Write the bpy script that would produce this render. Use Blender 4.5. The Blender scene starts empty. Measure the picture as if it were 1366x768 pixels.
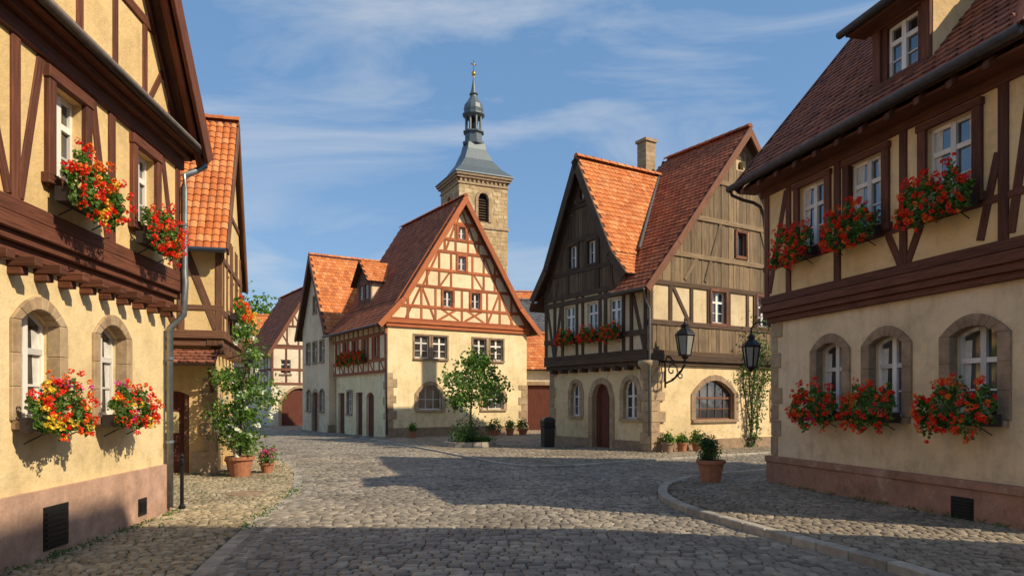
import bpy, math, random
import numpy as np
from mathutils import Vector, Matrix
from mathutils.geometry import delaunay_2d_cdt
random.seed(7); np.random.seed(7)
def U(a,b): return random.uniform(a,b)
SC=bpy.context.scene
V=Vector
# ------------------------------------------------------------------ materials
M={}
class N:
    def __init__(s,name):
        s.mat=bpy.data.materials.new(name); s.mat.use_nodes=True
        s.nt=s.mat.node_tree; s.b=s.nt.nodes['Principled BSDF']; s.out=s.nt.nodes['Material Output']
        M[name]=s.mat
        s.tc=s.nt.nodes.new('ShaderNodeTexCoord'); s.geo=s.nt.nodes.new('ShaderNodeNewGeometry')
    def link(s,a,b): s.nt.links.new(a,b)
    def mapping(s,src,scale=(1,1,1),rot=(0,0,0)):
        m=s.nt.nodes.new('ShaderNodeMapping'); m.inputs['Scale'].default_value=scale; m.inputs['Rotation'].default_value=rot
        s.link(s.tc.outputs[src],m.inputs[0]); return m.outputs[0]
    def noise(s,vec,scale,detail=3,rough=.6,dist=0):
        n=s.nt.nodes.new('ShaderNodeTexNoise'); n.inputs['Scale'].default_value=scale
        n.inputs['Detail'].default_value=detail; n.inputs['Roughness'].default_value=rough; n.inputs['Distortion'].default_value=dist
        s.link(vec,n.inputs['Vector']); return n.outputs['Fac']
    def ramp(s,fac,stops):
        r=s.nt.nodes.new('ShaderNodeValToRGB'); e=r.color_ramp.elements
        while len(e)<len(stops): e.new(.5)
        for i,(p,c) in enumerate(stops):
            e[i].position=p; e[i].color=(c[0],c[1],c[2],1) if hasattr(c,'__len__') else (c,c,c,1)
        s.link(fac,r.inputs[0]); return r.outputs[0]
    def mix(s,fac,a,b,mode='MIX'):
        m=s.nt.nodes.new('ShaderNodeMix'); m.data_type='RGBA'; m.blend_type=mode
        for v,i in ((fac,0),(a,6),(b,7)):
            if hasattr(v,'is_output'): s.link(v,m.inputs[i])
            elif i==0: m.inputs[0].default_value=v
            else: m.inputs[i].default_value=(v[0],v[1],v[2],1)
        return m.outputs[2]
    def bump(s,h,strength=.3,dist=.02,prev=None):
        b=s.nt.nodes.new('ShaderNodeBump'); b.inputs['Strength'].default_value=strength; b.inputs['Distance'].default_value=dist
        s.link(h,b.inputs['Height'])
        if prev: s.link(prev,b.inputs['Normal'])
        return b.outputs[0]
    def fin(s,col,rough=.8,normal=None,spec=.3):
        if hasattr(col,'is_output'): s.link(col,s.b.inputs['Base Color'])
        else: s.b.inputs['Base Color'].default_value=(*col,1)
        s.b.inputs['Roughness'].default_value=rough; s.b.inputs['Specular IOR Level'].default_value=spec
        if normal: s.link(normal,s.b.inputs['Normal'])
def sc(c,k): return tuple(min(1,x*k) for x in c)
def plaster(name,c,dirt=(.27,.20,.12),damp=.5):
    n=N(name); o=n.mapping('Object')
    a=n.noise(o,.6,5,.7); b=n.noise(o,3.2,4,.7); st=n.noise(n.mapping('Object',(2.5,2.5,.25)),1.6,3,.7)
    col=n.ramp(a,[(.3,sc(c,.76)),(.5,c),(.7,(min(.9,c[0]*1.06),min(.88,c[1]*1.1),min(.85,c[2]*1.25)))])
    col=n.mix(n.ramp(st,[(.54,0),(.82,.45)]),col,sc(c,.56))
    col=n.mix(n.ramp(b,[(.5,0),(.78,.36)]),col,dirt)
    sep=n.nt.nodes.new('ShaderNodeSeparateXYZ'); n.link(n.tc.outputs['Object'],sep.inputs[0])
    mr=n.nt.nodes.new('ShaderNodeMapRange'); mr.inputs[1].default_value=.3; mr.inputs[2].default_value=1.6; mr.inputs[3].default_value=damp; mr.inputs[4].default_value=0
    n.link(sep.outputs[2],mr.inputs[0])
    mu=n.nt.nodes.new('ShaderNodeMath'); mu.operation='MULTIPLY'; n.link(mr.outputs[0],mu.inputs[0]); n.link(n.ramp(b,[(.3,0),(.65,1)]),mu.inputs[1])
    col=n.mix(mu.outputs[0],col,sc(c,.52))
    nr=n.bump(n.noise(o,14,5,.75),.5,.03)
    n.fin(col,.92,nr,.15)
def wood(name,c1,c2,c3=None,rough=.75,sx=1.2,sy=22):
    n=N(name); o=n.mapping('UV',(sx,sy,1)); g=n.noise(o,1.6,4,.7,.4)
    col=n.ramp(g,[(.3,c2),(.55,c1),(.75,c3 or sc(c1,1.35))])
    k=n.ramp(n.geo.outputs['Random Per Island'],[(0,(.7,.7,.7)),(1,(1.25,1.2,1.15))])
    col=n.mix(1,col,k,'MULTIPLY')
    w=n.noise(n.mapping('Object'),2.2,2,.6); col=n.mix(n.ramp(w,[(.5,0),(.8,.3)]),col,sc(c2,.7))
    n.fin(col,rough,n.bump(g,.5,.012),.25)
def stone(name,cs,rough=.85,bs=8,isl=True,patch=0):
    n=N(name); o=n.mapping('Object'); a=n.noise(o,bs*.5,5,.75)
    if isl: col=n.ramp(n.geo.outputs['Random Per Island'],[(i/(len(cs)-1),c) for i,c in enumerate(cs)])
    else: col=n.ramp(n.noise(o,1.6,5,.72),[(.32+.34*i/(len(cs)-1),c) for i,c in enumerate(cs)])
    col=n.mix(1,col,n.ramp(a,[(.28,(.6,.6,.58)),(.6,(1.08,1.06,1.02)),(.8,(1.25,1.22,1.15))]),'MULTIPLY')
    if patch:
        p=n.noise(o,.55,5,.7,.6); col=n.mix(1,col,n.ramp(p,[(.3,(.62,.6,.57)),(.5,(1,1,1)),(.7,(1.3,1.25,1.15))]),'MULTIPLY')
    n.fin(col,rough,n.bump(a,.6,.03),.25)
def tile(name,cs,moss=.35):
    n=N(name); o=n.mapping('Object'); a=n.noise(o,.7,4,.7); b=n.noise(o,25,2,.7)
    col=n.ramp(n.geo.outputs['Random Per Island'],[(i/(len(cs)-1),c) for i,c in enumerate(cs)])
    col=n.mix(n.ramp(a,[(.45,0),(.8,moss)]),col,(.08,.055,.035))
    col=n.mix(1,col,n.ramp(b,[(.3,(.75,.75,.75)),(.7,(1.15,1.15,1.15))]),'MULTIPLY')
    n.fin(col,.82,None,.25)
def plain(name,c,rough=.5,metal=0,spec=.4,var=.25):
    n=N(name); a=n.noise(n.mapping('Object'),9,3,.65)
    n.fin(n.ramp(a,[(.3,sc(c,1-var)),(.7,sc(c,1+var*.6))]),rough,None,spec); n.b.inputs['Metallic'].default_value=metal
def leaf(name,c1,c2,tr=.35,rough=.5):
    n=N(name); col=n.ramp(n.geo.outputs['Random Per Island'],[(0,c1),(.6,c2),(1,sc(c2,1.5))])
    n.fin(col,rough,None,.3)
    t=n.nt.nodes.new('ShaderNodeBsdfTranslucent'); n.link(n.mix(1,col,(1.3,1.5,.6),'MULTIPLY'),t.inputs[0])
    mx=n.nt.nodes.new('ShaderNodeMixShader'); mx.inputs[0].default_value=tr
    n.link(n.b.outputs[0],mx.inputs[1]); n.link(t.outputs[0],mx.inputs[2]); n.link(mx.outputs[0],n.out.inputs[0])
plaster('plaster_cream',(.84,.65,.35)); plaster('plaster_ochre',(.82,.58,.27))
plaster('plaster_beige',(.82,.62,.38)); plaster('plaster_beige_up',(.84,.59,.29))
plaster('plaster_f',(.88,.70,.40)); plaster('plaster_fup',(.88,.70,.43))
plaster('plaster_e',(.80,.60,.38)); plaster('plaster_g',(.80,.61,.34)); plaster('plaster_gup',(.68,.53,.32))
plaster('plaster_d',(.80,.68,.50)); plaster('plaster_b',(.78,.53,.24))
plaster('plinth_pink',(.60,.38,.27),(.28,.19,.14),.8); 
wood('timber_a',(.15,.056,.032),(.065,.026,.016)); wood('timber_c',(.15,.058,.034),(.065,.027,.017))
wood('timber_f',(.42,.135,.055),(.28,.085,.035)); wood('timber_g',(.095,.06,.037),(.04,.026,.018))
wood('timber_b',(.17,.085,.05),(.08,.04,.025)); wood('timber_d',(.20,.085,.055),(.10,.042,.028))
wood('plank_grey',(.25,.18,.11),(.105,.073,.045),(.42,.325,.215),.9,.9,26)
wood('plank_dark',(.15,.098,.06),(.055,.036,.024),(.26,.18,.115),.9,.9,26)
wood('roofboard',(.09,.045,.03),(.04,.02,.015)); wood('door_wood',(.14,.045,.03),(.07,.025,.016))
wood('white_paint',(.80,.78,.73),(.70,.68,.62),(.84,.83,.8),.5)
wood('window_brown',(.19,.085,.05),(.10,.045,.028))
stone('sandstone',[(.46,.33,.20),(.40,.28,.17),(.50,.38,.24),(.37,.25,.16)])
stone('surround_brown',[(.36,.25,.16),(.31,.215,.14),(.40,.28,.185)])
stone('red_sandstone',[(.26,.14,.095),(.40,.21,.14),(.36,.20,.14),(.52,.37,.25)],.9,5,False)
stone('tower_stone',[(.56,.41,.22),(.46,.33,.18),(.64,.50,.30),(.42,.30,.17)],.9,3)
stone('sett_road',[(.19,.165,.135),(.29,.255,.21),(.235,.205,.17),(.37,.33,.27),(.15,.132,.115)],.6,14,True,1)
stone('sett_left',[(.33,.265,.165),(.43,.36,.24),(.25,.205,.135),(.49,.42,.30)],.75,14,True,1)
stone('sett_right',[(.23,.19,.14),(.31,.26,.20),(.18,.15,.115),(.36,.31,.24)],.7,14,True,1)
stone('kerb_stone',[(.34,.31,.26),(.42,.38,.32),(.28,.255,.22)],.75,8)
tile('tile_orange',[(.60,.18,.05),(.70,.25,.08),(.52,.14,.04),(.74,.31,.12),(.46,.125,.04)],.22)
tile('tile_red',[(.35,.092,.04),(.44,.13,.052),(.27,.074,.036),(.49,.165,.07),(.21,.064,.036)],.32)
tile('tile_dark',[(.25,.082,.046),(.33,.112,.058),(.18,.063,.04),(.37,.14,.075),(.145,.054,.038)],.4)
tile('slate',[(.09,.10,.11),(.12,.13,.14),(.07,.078,.085)],.2)
plain('spire_slate',(.11,.14,.155),.5,.2,.5,.35)
plain('iron',(.018,.018,.02),.45,.4); plain('zinc',(.22,.24,.25),.4,.6); plain('gutter_dark',(.095,.075,.065),.5,.3)
plain('gold',(.7,.42,.08),.3,1.0); plain('terracotta',(.42,.17,.085),.8); plain('soil',(.04,.028,.02),.95)
plain('shade_black',(.012,.010,.009),.9); plain('box_black',(.03,.022,.02),.6); plain('bark',(.12,.09,.06),.9,0,.2,.4)  # first one: near-black colour that paints the shade inside openings
plain('bin_black',(.02,.022,.022),.4); plain('paper',(.75,.62,.3),.8); plain('lamp_glass',(.30,.30,.26),.15,0,.6,.1); plain('curtain',(.66,.64,.58),.9,0,.1,.2)
leaf('leaf_mid',(.045,.09,.02),(.09,.17,.035)); leaf('leaf_bright',(.08,.16,.028),(.16,.27,.05)); leaf('leaf_dark',(.022,.055,.018),(.05,.10,.028),.2)
leaf('petal_red',(.66,.016,.01),(.86,.04,.015),.25); leaf('petal_orange',(.8,.10,.015),(.86,.19,.025),.25)
leaf('petal_yellow',(.85,.5,.03),(.88,.62,.08),.25); leaf('petal_magenta',(.55,.02,.2),(.7,.08,.35),.25); leaf('petal_white',(.75,.75,.65),(.82,.82,.78),.25)
n=N('glass'); o=n.mapping('Object'); g=n.noise(o,1.1,2,.5)
n.fin(n.mix(n.ramp(g,[(.45,0),(.62,1)]),(.018,.02,.022),(.09,.095,.095)),.06,n.bump(n.noise(o,2.5,1),.12,.03),1.0)
n.b.inputs['IOR'].default_value=1.8
n=N('ground_earth'); o=n.mapping('Object'); a=n.noise(o,.6,4,.7); b=n.noise(o,12,3,.7)
col=n.ramp(b,[(.3,(.06,.05,.038)),(.7,(.14,.118,.09))]); col=n.mix(n.ramp(a,[(.5,0),(.7,.5)]),col,(.07,.085,.03))
n.fin(col,.95,None,.1)
n=N('hill_green'); o=n.mapping('Object'); n.fin(n.ramp(n.noise(o,.05,6,.7),[(.3,(.03,.055,.025)),(.7,(.07,.10,.04))]),.95)
# ------------------------------------------------------------------ mesh builder
class MB:
    def __init__(s): s.v=[];s.f=[];s.uv=[];s.m=[]
    def face(s,pts,m=0,uv=None):
        i=len(s.v); s.v.extend([tuple(p) for p in pts]); k=len(pts); s.f.append(tuple(range(i,i+k)))
        if uv is None: uv=[(0,0)]*k
        s.uv.extend(uv); s.m.append(m)
    def mesh(s,vs,fs,m=0,uvs=None):
        i=len(s.v); s.v.extend([tuple(p) for p in vs])
        for j,f in enumerate(fs):
            s.f.append(tuple(i+k for k in f)); s.m.append(m)
            s.uv.extend(uvs[j] if uvs else [(0,0)]*len(f))
    def box(s,c,ax,ay,az,m=0):
        """c centre, ax ay az half vectors; grain runs along ax"""
        c=V(c);ax=V(ax);ay=V(ay);az=V(az)
        P=[c+ax*i+ay*j+az*k for i in(-1,1) for j in(-1,1) for k in(-1,1)]
        L=ax.length*2;A=ay.length*2;Z=az.length*2;r=U(0,50);q=U(0,50)
        F=[(0,4,5,1),(2,3,7,6),(0,2,6,4),(1,5,7,3),(0,1,3,2),(4,6,7,5)]
        def q4(a,b,sw=False):
            return [(r,q),(r+a,q),(r+a,q+b),(r,q+b)] if not sw else [(r,q),(r,q+b),(r+a,q+b),(r+a,q)]
        UVs=[q4(L,Z),q4(L,Z,True),q4(L,A,True),q4(L,A),q4(Z*.1,A,True),q4(A*.1,Z)]
        s.mesh(P,F,m,UVs)
    def obj(s,name,mats,parent=None,smooth=False,bevel=0,origin=None):
        me=bpy.data.meshes.new(name)
        vs=s.v
        if origin is not None: vs=[(a-origin[0],b-origin[1],c-origin[2]) for a,b,c in vs]
        me.from_pydata(vs,[],s.f)
        for x in mats: me.materials.append(M[x])
        me.polygons.foreach_set('material_index',np.array(s.m,dtype=np.int32))
        ul=me.uv_layers.new(name='UVMap'); ul.data.foreach_set('uv',np.array(s.uv,dtype=np.float32).ravel())
        if smooth: me.polygons.foreach_set('use_smooth',np.ones(len(s.f),dtype=bool))
        me.update(); ob=bpy.data.objects.new(name,me); SC.collection.objects.link(ob)
        if origin is not None: ob.location=origin
        if parent is not None:
            ob.parent=parent; ob.matrix_parent_inverse=Matrix.Translation(-V(parent.location))
        if bevel:
            b=ob.modifiers.new('bevel','BEVEL'); b.width=bevel; b.segments=1; b.limit_method='ANGLE'
        return ob
def tube(mb,pts,rad,n=8,m=0):
    pts=[V(p) for p in pts]; k=len(pts)
    if not hasattr(rad,'__len__'): rad=[rad]*k
    vs=[];fs=[]
    for i,p in enumerate(pts):
        t=(pts[min(i+1,k-1)]-pts[max(i-1,0)]).normalized()
        a=t.cross(V((0,0,1)) if abs(t.z)<.95 else V((1,0,0))).normalized(); b=t.cross(a)
        for j in range(n):
            w=2*math.pi*j/n; vs.append(p+(a*math.cos(w)+b*math.sin(w))*rad[i])
    for i in range(k-1):
        for j in range(n): fs.append((i*n+j,i*n+(j+1)%n,(i+1)*n+(j+1)%n,(i+1)*n+j))
    fs.append(tuple(range(n))); fs.append(tuple((k-1)*n+j for j in range(n)))
    mb.mesh(vs,fs,m)
def lathe(mb,c,prof,n=16,m=0,rot=0):
    vs=[];fs=[];k=len(prof)
    for r,z in prof:
        for j in range(n):
            w=2*math.pi*(j+.5)/n+rot; vs.append((c[0]+r*math.cos(w),c[1]+r*math.sin(w),c[2]+z))
    for i in range(k-1):
        for j in range(n): fs.append((i*n+j,i*n+(j+1)%n,(i+1)*n+(j+1)%n,(i+1)*n+j))
    fs.append(tuple(range(n))); fs.append(tuple((k-1)*n+j for j in range(n)))
    mb.mesh(vs,fs,m)
def leaves(mb,P,size,m=0,asp=.6,flat=0.0):
    P=np.asarray(P); k=len(P)
    if k==0: return
    a=np.random.normal(size=(k,3)); a[:,2]*=1-flat; a/=np.linalg.norm(a,axis=1)[:,None]
    r=np.random.normal(size=(k,3)); r[:,2]*=1-flat; b=r-(r*a).sum(1)[:,None]*a; b/=np.linalg.norm(b,axis=1)[:,None]+1e-6
    s=(size*np.random.uniform(.6,1.3,k))[:,None]; n=np.cross(a,b)
    Q=np.stack([P-a*s*.5,P+b*s*.5*asp+n*s*.12,P+a*s*.5,P-b*s*.5*asp+n*s*.12],1).reshape(-1,3)
    i=len(mb.v); mb.v.extend(map(tuple,Q.tolist()))
    mb.f.extend([(i+4*j,i+4*j+1,i+4*j+2,i+4*j+3) for j in range(k)])
    mb.uv.extend([(0,0)]*(4*k)); mb.m.extend([m]*k)
class Fac:
    def __init__(s,P,d,n):
        s.P=V((P[0],P[1],0)); s.d=V((d[0],d[1],0)).normalized(); s.n=V((n[0],n[1],0)).normalized()
    def pt(s,a,h,o=0): return s.P+s.d*a+s.n*o+V((0,0,h))
    def off(s,o): 
        q=s.P+s.n*o; return Fac(q,s.d,s.n)
class Bld:
    def __init__(s,name,P):
        s.e=bpy.data.objects.new(name,None); s.e.location=(P[0],P[1],0); s.e.empty_display_size=.5
        SC.collection.objects.link(s.e); s.mb={}
    def __call__(s,part,mat):
        k=(part,mat)
        if k not in s.mb: s.mb[k]=MB()
        return s.mb[k]
    def finish(s):
        for (p,m),mb in s.mb.items():
            if mb.f: mb.obj(p.replace('sm_',''),[m],s.e,smooth=(p.startswith('sm_')),bevel=.009 if 'timber' in p or 'quoin' in p or 'surround' in p or 'band' in p else 0)
def inpoly(x,y,p):
    c=False;j=len(p)-1
    for i in range(len(p)):
        if (p[i][1]>y)!=(p[j][1]>y) and x<(p[j][0]-p[i][0])*(y-p[i][1])/(p[j][1]-p[i][1])+p[i][0]: c=not c
        j=i
    return c
def wall(mb,f,poly,holes=(),o=0,th=.25):
    vs=[];es=[]
    for lp in [poly]+list(holes):
        i=len(vs); vs+= [V((a,b)) for a,b in lp]; k=len(lp); es+=[(i+j,i+(j+1)%k) for j in range(k)]
    r=delaunay_2d_cdt(vs,es,[],0,1e-5); vo=r[0]
    for t in r[2]:
        c=sum((vo[q] for q in t),V((0,0)))/len(t)
        if inpoly(c.x,c.y,poly) and not any(inpoly(c.x,c.y,h) for h in holes):
            mb.face([f.pt(vo[q].x,vo[q].y,o) for q in t],0,[(vo[q].x,vo[q].y) for q in t])
    for lp in [poly]+list(holes):
        for j in range(len(lp)):
            a=lp[j];b=lp[(j+1)%len(lp)]
            mb.face([f.pt(*a,o),f.pt(*b,o),f.pt(*b,o-th),f.pt(*a,o-th)])
def outline(s,h0,w,ht,rise=0,ins=0,ns=3,na=8,bot=None):
    hw=w/2-ins; b=h0+(ins if bot is None else bot); t=h0+ht-rise
    pts=[(s-hw,b),(s+hw,b)]
    tt=t if rise else t-ins
    for i in range(1,ns): pts.append((s+hw,b+(tt-b)*i/ns))
    if rise:
        rr=rise-ins*.9
        for i in range(na+1):
            x=1-2*i/na
            y=rr*(math.sqrt(max(0,1-x*x)) if rise>.35*w else (1-x*x)); pts.append((s+hw*x,t+y))
    else:
        pts+=[(s+hw,tt),(s,tt),(s-hw,tt)]
    for i in range(ns-1,0,-1): pts.append((s-hw,b+(tt-b)*i/ns))
    return pts
def ring(mb,f,A,B,o0,o1,skip_bottom=False,split=True):
    k=len(A)
    for i in range(k):
        if skip_bottom and i==0: continue
        j=(i+1)%k; a,b,c,d=A[i],A[j],B[j],B[i]
        P=[f.pt(*a,o1),f.pt(*b,o1),f.pt(*c,o1),f.pt(*d,o1),f.pt(*a,o0),f.pt(*b,o0),f.pt(*c,o0),f.pt(*d,o0)]
        e=math.hypot(b[0]-a[0],b[1]-a[1]); w=math.hypot(d[0]-a[0],d[1]-a[1]); r=U(0,9)
        uv=[[(r,r),(r+e,r),(r+e,r+w),(r,r+w)]]+[[(r,r),(r+e,r),(r+e,r+.1),(r,r+.1)]]*4
        mb.mesh(P,[(0,1,2,3),(0,4,5,1),(3,2,6,7),(0,3,7,4),(1,5,6,2)],0,uv)
def fbox(mb,f,s0,s1,h0,h1,o0,o1,vert=False):
    c=f.pt((s0+s1)/2,(h0+h1)/2,(o0+o1)/2); S=f.d*(abs(s1-s0)/2);H=V((0,0,abs(h1-h0)/2));O=f.n*(abs(o1-o0)/2)
    if vert: mb.box(c,H,S,O)
    else: mb.box(c,S,H,O)
def beam(mb,f,s0,h0,s1,h1,w=.16,o=0,pr=.03,th=.12):
    a=f.pt(s0,h0,0);b=f.pt(s1,h1,0); d=(b-a);L=d.length
    if L<.02: return
    d.normalize(); nn=f.n; side=d.cross(nn)
    pr=pr+U(-.006,.006); c=(a+b)/2+nn*(o+pr-th/2)
    w=w*U(.93,1.07); mb.box(c,d*L/2,side*w/2,nn*th/2)
def window(b,f,s,h0,w,ht,rise=0,nx=2,ny=3,rec=.13,fm='white_paint',sur=None,sw=.18,sill='sandstone',fw=.055,cross=True,cur=False):
    """returns the hole outline; builds frame, muntins, glass, surround and sill"""
    hole=outline(s,h0,w,ht,rise)
    if sur: ring(b('window_surround',sur),f,outline(s,h0,w,ht,rise,.012,bot=0),outline(s,h0,w,ht,rise,-sw,bot=0),-.11,.035,True)
    F=b('window_frames',fm)
    ring(F,f,outline(s,h0,w,ht,rise,.002),outline(s,h0,w,ht,rise,fw),-rec-.05,-rec)
    G=b('opening_shade','glass'); gl=outline(s,h0,w,ht,rise,fw*.6)
    G.face([f.pt(x,y,-rec-.035) for x,y in gl])
    if cur:
        C=b('curtains','curtain')
        for sg in(-1,1):
            x0=s+sg*(w/2-fw); q=w*U(.12,.2)
            C.face([f.pt(x0,h0+fw,-rec-.031),f.pt(x0-sg*q*.7,h0+fw,-rec-.031),f.pt(x0-sg*q*1.2,h0+ht-rise-fw,-rec-.031),f.pt(x0,h0+ht-rise-fw,-rec-.031)])
    def top(x):
        u=(x-s)/(w/2)
        if not rise: return h0+ht
        return h0+ht-rise+rise*(math.sqrt(max(0,1-u*u)) if rise>.35*w else 1-u*u)
    for i in range(1,nx):
        x=s-w/2+w*i/nx; big=(nx%2==0 and i==nx//2)
        bw=.045 if big else .014
        fbox(F,f,x-bw,x+bw,h0+fw,top(x)-.02,-rec-.045,-rec+(.012 if big else -.008),True)
    for j in range(1,ny):
        y=h0+(ht-(rise*.5))*j/ny; big=(ny>=3 and j==ny-1 and cross)
        bw=.035 if big else .014; 
        fbox(F,f,s-w/2+fw*.7,s+w/2-fw*.7,y-bw,y+bw,-rec-.04,-rec+(.005 if big else -.014))
    if sill: fbox(b('window_sills',sill),f,s-w/2-sw*.8,s+w/2+sw*.8,h0-.09,h0-.002,-.1,.09)
    return hole
def quoins(mb,f,s,h0,h1,dirn=1,a=.45,bb=.28,hh=.32,o=.02,ret=.0):
    z=h0;i=0
    while z<h1-.05:
        t=min(hh*U(.85,1.15),h1-z); w=(a if i%2 else bb)*U(.92,1.08)
        s0,s1=(s,s+w*dirn)
        fbox(mb,f,min(s0,s1),max(s0,s1),z+.006,z+t-.006,-.12,o+U(-.004,.006)); z+=t;i+=1
def slope(b,mat,E0,E1,R0,tw=.2,ex=.19,style='flat',cl=0,cr=0,thick=.07):
    """tiled roof plane; cl/cr = how much the top edge is shortened at each end (hips)"""
    E0=V(E0);E1=V(E1);R0=V(R0); u=(E1-E0);W=u.length;u.normalize(); v=(R0-E0); v-=u*v.dot(u); L=v.length; v.normalize()
    n=u.cross(v); 
    if n.z<0: n=-n
    q=[E0,E1,E1+v*L-u*cr,E0+v*L+u*cl]; lo=[p-n*thick for p in q]
    uvb=[(0,0),(0,W),(L,W),(L,0)]
    b('roof_boards','roofboard').mesh(q+lo,[(0,1,2,3),(4,5,6,7),(0,4,5,1),(1,5,6,2),(2,6,7,3),(3,7,4,0)],0,[uvb,uvb]+[[(0,0),(.1,0),(.1,W),(0,W)]]*4)
    mb=b('roof_tiles_'+mat,mat); nc=max(1,round(W/tw)); tw=W/nc; nr=max(1,round(L/ex)); ex=L/nr
    for j in range(nr):
        sh=(tw/2 if (style=='flat' and j%2) else 0)
        for i in range(nc):
            pu=i*tw+sh; pv=j*ex
            if pu+tw>W+.01 and style=='flat': continue
            cx=pu+tw/2; ff=(pv+ex*.5)/L
            if cx<cl*ff or cx>W-cr*ff: continue
            hz=.032+U(-.004,.006); l=ex*1.22; rr=U(-.008,.008)
            if j==nr-1: l=ex
            B=E0+u*(pu+U(-.004,.004))+v*(pv-.02+U(-.007,.007))
            if style=='flat':
                pl=[(0.004,.3*tw),(.28*tw,.03),(.72*tw,.03),(tw-.004,.3*tw)]
                low=[B+u*x+v*y+n*(hz+rr*(x/tw-.5)) for x,y in pl]
                up=[B+u*0.004+v*l+n*.012,B+u*(tw-.004)+v*l+n*.012]
                bt=[p-n*.022 for p in low]
                mb.mesh(low+up+bt,[(0,1,2,3,5,4),(0,6,7,1),(1,7,8,2),(2,8,9,3)])
            else:
                K=5; vs=[]
                for q in range(K):
                    x=tw*1.06*q/(K-1); hgt=.035*math.sin(math.pi*q/(K-1))-.01*(q==0 or q==K-1)
                    vs+= [B+u*x+n*(hz+hgt),B+u*x+v*l+n*(.006+hgt),B+u*x+n*(hz+hgt-.03)]
                fs=[]
                for q in range(K-1): fs+=[(q*3,(q+1)*3,(q+1)*3+1,q*3+1),(q*3,q*3+2,(q+1)*3+2,(q+1)*3)]
                mb.mesh(vs,fs)
def ridge(b,mat,A,B_,r=.12):
    A=V(A);B_=V(B_);d=B_-A;L=d.length;d.normalize(); s=d.cross(V((0,0,1))).normalized(); up=s.cross(d)
    if up.z<0: up=-up
    mb=b('roof_ridge_'+mat,mat); k=max(1,int(L/.36)); st=L/k
    for i in range(k):
        vs=[];fs=[]
        for (t,rr) in ((i*st-.02,r*1.1),((i+1)*st+.02,r*.92)):
            for q in range(7):
                w=math.pi*q/6; vs.append(A+d*t+s*math.cos(w)*rr+up*(math.sin(w)*rr-.01))
        for q in range(6): fs.append((q,q+1,q+8,q+7))
        fs.append(tuple(range(7)))
        mb.mesh(vs,fs)
def barge(mb,A,B_,h=.24,t=.06):
    A=V(A);B_=V(B_);d=B_-A;L=d.length;d.normalize(); s=d.cross(V((0,0,1))).normalized(); up=s.cross(d)
    if up.z<0: up=-up
    mb.box((A+B_)/2-up*(h/2-.04),d*(L/2),up*h/2,s*t/2)
def gable_timbers(mb,f,xc,half,h0,hp,rails,ps=1.0,w=.16,pat='x',o=0,skip=()):
    hwf=lambda h: half*(hp-h)/(hp-h0)
    topf=lambda x: hp-(hp-h0)*abs(x-xc)/half
    for h in rails:
        k=hwf(h)-.03
        if k>.15: beam(mb,f,xc-k,h,xc+k,h,w,o,.034)
    for i in range(len(rails)):
        a=rails[i]; c=rails[i+1] if i+1<len(rails) else hp-.2
        k=hwf(a); n=max(1,int(k/ps)); xs=[xc+ps*q+(ps/2 if i%2 else 0) for q in range(-n-1,n+1)]
        for x in xs:
            t=min(c,topf(x)-.05)
            if abs(x-xc)<k-.1 and t-a>.25 and not any(x0-.05<x<x1+.05 and a<y1 and t>y0 for x0,x1,y0,y1 in skip): beam(mb,f,x,a,x,t,w*.85,o,.026)
        for sg in (-1,1):
            xb=xc+sg*(k-.25)
            if k>1.2: beam(mb,f,xb-sg*.9,a+.05,xb-sg*.35,min(c,topf(xb-sg*.35)-.05),w*.75,o,.02)
def rakes(mb,f,xc,half,h0,hp,w=.18,o=0):
    for sg in(-1,1): beam(mb,f,xc+sg*(half-.02),h0,xc,hp-.03,w,o,.04)
def boards(mb,f,s0,s1,bot,top,wd=.19,o=0,holes=()):
    s=s0
    while s<s1-.03:
        w=min(wd*U(.75,1.25),s1-s); xm=s+w/2
        h0=bot(xm) ; h1=min(top(s+.01),top(s+w-.01)) 
        segs=[(h0,h1)]
        for a,b2,c,d in holes:
            if s+w>a and s<b2:
                ns=[]
                for p,q in segs:
                    if c>p: ns.append((p,min(q,c)))
                    if d<q: ns.append((max(p,d),q))
                segs=ns
        for p,q in segs:
            if q-p>.05:
                pr=U(.012,.034); fbox(mb,f,s+.007,s+w-.005,p+U(0,.02),q,o-.02,o+pr,True)
        s+=w
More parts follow.
